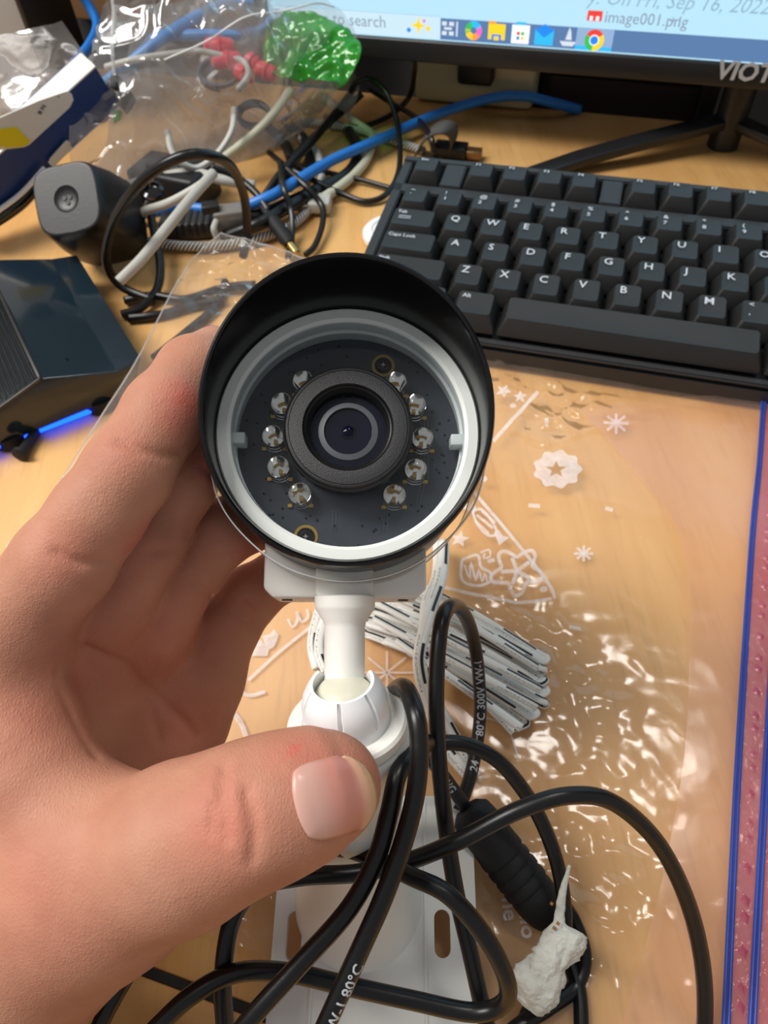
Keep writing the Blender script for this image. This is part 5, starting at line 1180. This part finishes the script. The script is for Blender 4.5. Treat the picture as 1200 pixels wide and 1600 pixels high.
# ------------------------------------------------------------------ big clear bag full of leads
cbag = thing('clear_bag', 'crumpled clear plastic bag of coloured cables at the back left', 'bag', on(330, 250))
S2 = coons(zp([(190, -70, .105), (260, -80, .112), (340, -80, .115), (420, -60, .110), (480, -30, .100)]),
           zp([(120, 285, .030), (190, 292, .022), (260, 278, .018), (340, 262, .014), (430, 234, .014), (490, 182, .022), (540, 126, .040)]),
           zp([(190, -70, .105), (150, 40, .088), (130, 140, .064), (110, 230, .042), (120, 285, .030)]),
           zp([(480, -30, .100), (524, 12, .082), (556, 60, .064), (552, 100, .05), (540, 126, .040)]), 130, 110)
nv, nu = S2.shape[:2]; base = S2.copy()
for i in range(nv):
    for j in range(nu):
        p = base[i, j]; u_, v_ = j / (nu - 1), i / (nv - 1); dome = (math.sin(math.pi * u_) * math.sin(math.pi * v_)) ** .7
        d = .016 * dome + .0055 * nz(p, 22, 1) + .0060 * max(0, ridged(p, 28, 5) - .5) + .0024 * max(0, ridged(p, 70, 8) - .6) * 2 + .0004 * nz(p, 150, 3)
        S2[i, j] = p + nrm(-F * .8 + DZ * .4) * d
M['film2'] = film('crumpled_bag_film', '#f6f6f6', haze=.22, gloss=.30, rough=.13, bump=.6, bscale=50, base=.10)
o = mobj('bag_film', S2.reshape(-1, 3), grid_faces(nv, nu), M['film2'], cbag); tag(o, 'crumpled clear film')
S3 = base + F * .036 + np.array([0, 0, -.004]); S3 = np.array([[q + nrm(F) * (.006 * nz(q, 40, 12)) for q in r_] for r_ in S3[::3, ::3]])
mobj('bag_back', S3.reshape(-1, 3), grid_faces(*S3.shape[:2]), film('bag_back_film', '#e8e8e8', haze=.45, hazecol='#b4b2ae', gloss=.2, rough=.2, bump=.5), cbag)
tube('seam', [S2[int(v * (nv - 1)), int(u * (nu - 1))] + nrm(-F) * .001 for u, v in ((.30, .62), (.45, .58), (.6, .52), (.75, .46), (.9, .42), (.985, .40))], .0005, M['whitebright'], cbag, seg=6)
tube('fold', [S2[int(v * (nv - 1)), int(u * (nu - 1))] + nrm(-F) * .001 for u, v in ((.05, .30), (.08, .4), (.10, .52), (.11, .62))], .0010, bpy.data.materials['film_rim'], cbag, seg=6)
# contents
def inside(name, label, pts, r, m, cat='cable'):
    o = tube(name, dp(pts), r, m, None, 10, 10); tag(o, label, cat); return o
inside('blue_patch_lead', 'blue cable loop seen through the clear bag', [(150, 140, .47), (190, 110, .46), (240, 70, .455), (300, 30, .46), (360, 5, .47), (410, 10, .475), (420, 40, .47), (380, 55, .465), (300, 55, .46), (240, 62, .468), (190, 130, .47)], .0034, mat('faded_blue_jacket', '#4f8fd6', .4))
inside('blue_looped_lead', 'faint blue cable arching at the top of the clear bag', [(120, -20, .50), (140, 10, .49), (152, 40, .485), (140, 70, .48), (115, 100, .48)], .0032, M['blue_c'])
inside('white_inner_lead', 'white cable lying across the middle of the clear bag', [(165, 105, .455), (215, 92, .45), (270, 84, .45), (310, 80, .452), (350, 88, .455), (380, 96, .455), (388, 118, .452), (372, 140, .45)], .0020, M['white_c'])
inside('white_inner_curl', 'white cable curl at the bottom of the clear bag', [(262, 205, .44), (268, 235, .438), (285, 255, .44), (310, 262, .445), (340, 240, .445), (362, 205, .445), (366, 170, .45)], .0020, M['white_c'])
inside('pale_inner_lead', 'pale cable sweeping down the right of the clear bag', [(345, 250, .46), (390, 215, .458), (425, 180, .456), (455, 140, .456)], .0026, M['cream_c'])
M['red_p'] = mat('red_plug_boot', '#e03044', .4)
for i, (a, b, lb) in enumerate((((318, 72), (366, 72), 'upper'), ((330, 96), (378, 92), 'left middle'), ((384, 88), (404, 104), 'small round middle'), ((398, 104), (432, 118), 'right lower'), ((366, 108), (396, 122), 'lowest'))):
    p0, p1 = at(a[0], a[1], .458), at(b[0], b[1], .458); fr_ = frame3(p0, p1 - p0, DZ); ln = float(np.linalg.norm(p1 - p0))
    rp = thing('red_plug', lb + ' red plug boot of the cluster inside the clear bag', 'plug', p0, 'red plugs in the clear bag')
    lathe('boot', [(.002, 0), (.0045, .002), (.0052, ln * .5), (.0045, ln * .9), (.003, ln), (0, ln)], fr_, M['red_p'], rp, 16); lathe('boot_ring', [(.0053, ln * .5), (.0060, ln * .56), (.0053, ln * .62)], fr_, M['red_p'], rp, 16, closed=True)
for i, (px, py, r_, lb) in enumerate(((395, 175, .010, 'dark coiled lead near the right side of the clear bag'), (340, 110, .012, 'grey coiled lead behind the red plugs in the clear bag'))):
    c = at(px, py, .462); P = [c + R * (r_ * math.cos(a)) + U * (r_ * .7 * math.sin(a)) + F * (.0006 * a) for a in np.linspace(0, 11, 60)]
    o = tube('coiled_lead', P, .0016, M['cable_black'] if i == 0 else mat('grey_lead', '#6a6f7a', .5), None, 8, raw=True); tag(o, lb, 'cable')
# green wrapper at the bag's right corner
def wrapper():
    S = coons(dp([(425, 20, .455), (460, 12, .45), (500, 18, .447), (530, 30, .445)]), dp([(415, 105, .452), (450, 118, .448), (500, 120, .442), (532, 128, .440)]), dp([(425, 20, .455), (410, 60, .455), (415, 105, .452)]), dp([(530, 30, .445), (563, 62, .438), (556, 98, .437), (532, 128, .440)]), 46, 36)
    for i in range(36):
        for j in range(46):
            p = S[i, j].copy(); S[i, j] = p + nrm(-F) * (.006 * max(0, ridged(p, 60, 2) - .3) + .004 * nz(p, 70, 5) + .0015 * nz(p, 220, 6) - .006)
    k = film('green_wrapper_film', '#58d83a', haze=.55, hazecol='#3fcb2b', gloss=.35, rough=.12, bump=.8, bscale=90)
    o = mobj('green_wrapper', S.reshape(-1, 3), grid_faces(36, 46), k); md = o.modifiers.new('thickness', 'SOLIDIFY'); md.thickness = .0004
    tag(o, 'crinkled bright green plastic wrapper at the right corner of the clear bag', 'wrapper')
wrapper()
# small clear bag over the grey carton
sb = thing('small_clear_bag', 'small clear plastic bag hanging over the grey carton at far left', 'bag', on(60, 170, .01))
S4 = coons(dp([(-30, 60, .45), (20, 50, .45), (62, 40, .452), (95, 30, .455)]), dp([(-30, 185, .435), (20, 172, .435), (80, 150, .435), (136, 128, .435)]), dp([(-30, 60, .45), (-32, 120, .44), (-30, 185, .435)]), dp([(95, 30, .455), (122, 70, .447), (140, 100, .44), (136, 128, .435)]), 70, 60)
for i in range(60):
    for j in range(70):
        p = S4[i, j].copy(); S4[i, j] = p + nrm(-F) * (.004 * nz(p, 25, 21) + .003 * max(0, ridged(p, 35, 23) - .5) + .0003 * nz(p, 120, 25))
mobj('bag_film', S4.reshape(-1, 3), grid_faces(60, 70), M['film2'], sb)
q0 = at(46, 118, .431); text('bag_lettering', 'POLY', (q0, nrm(R * .35 - U * .93), nrm(R * .93 + U * .35), -F), .0055, M['ink_dark'], sb)
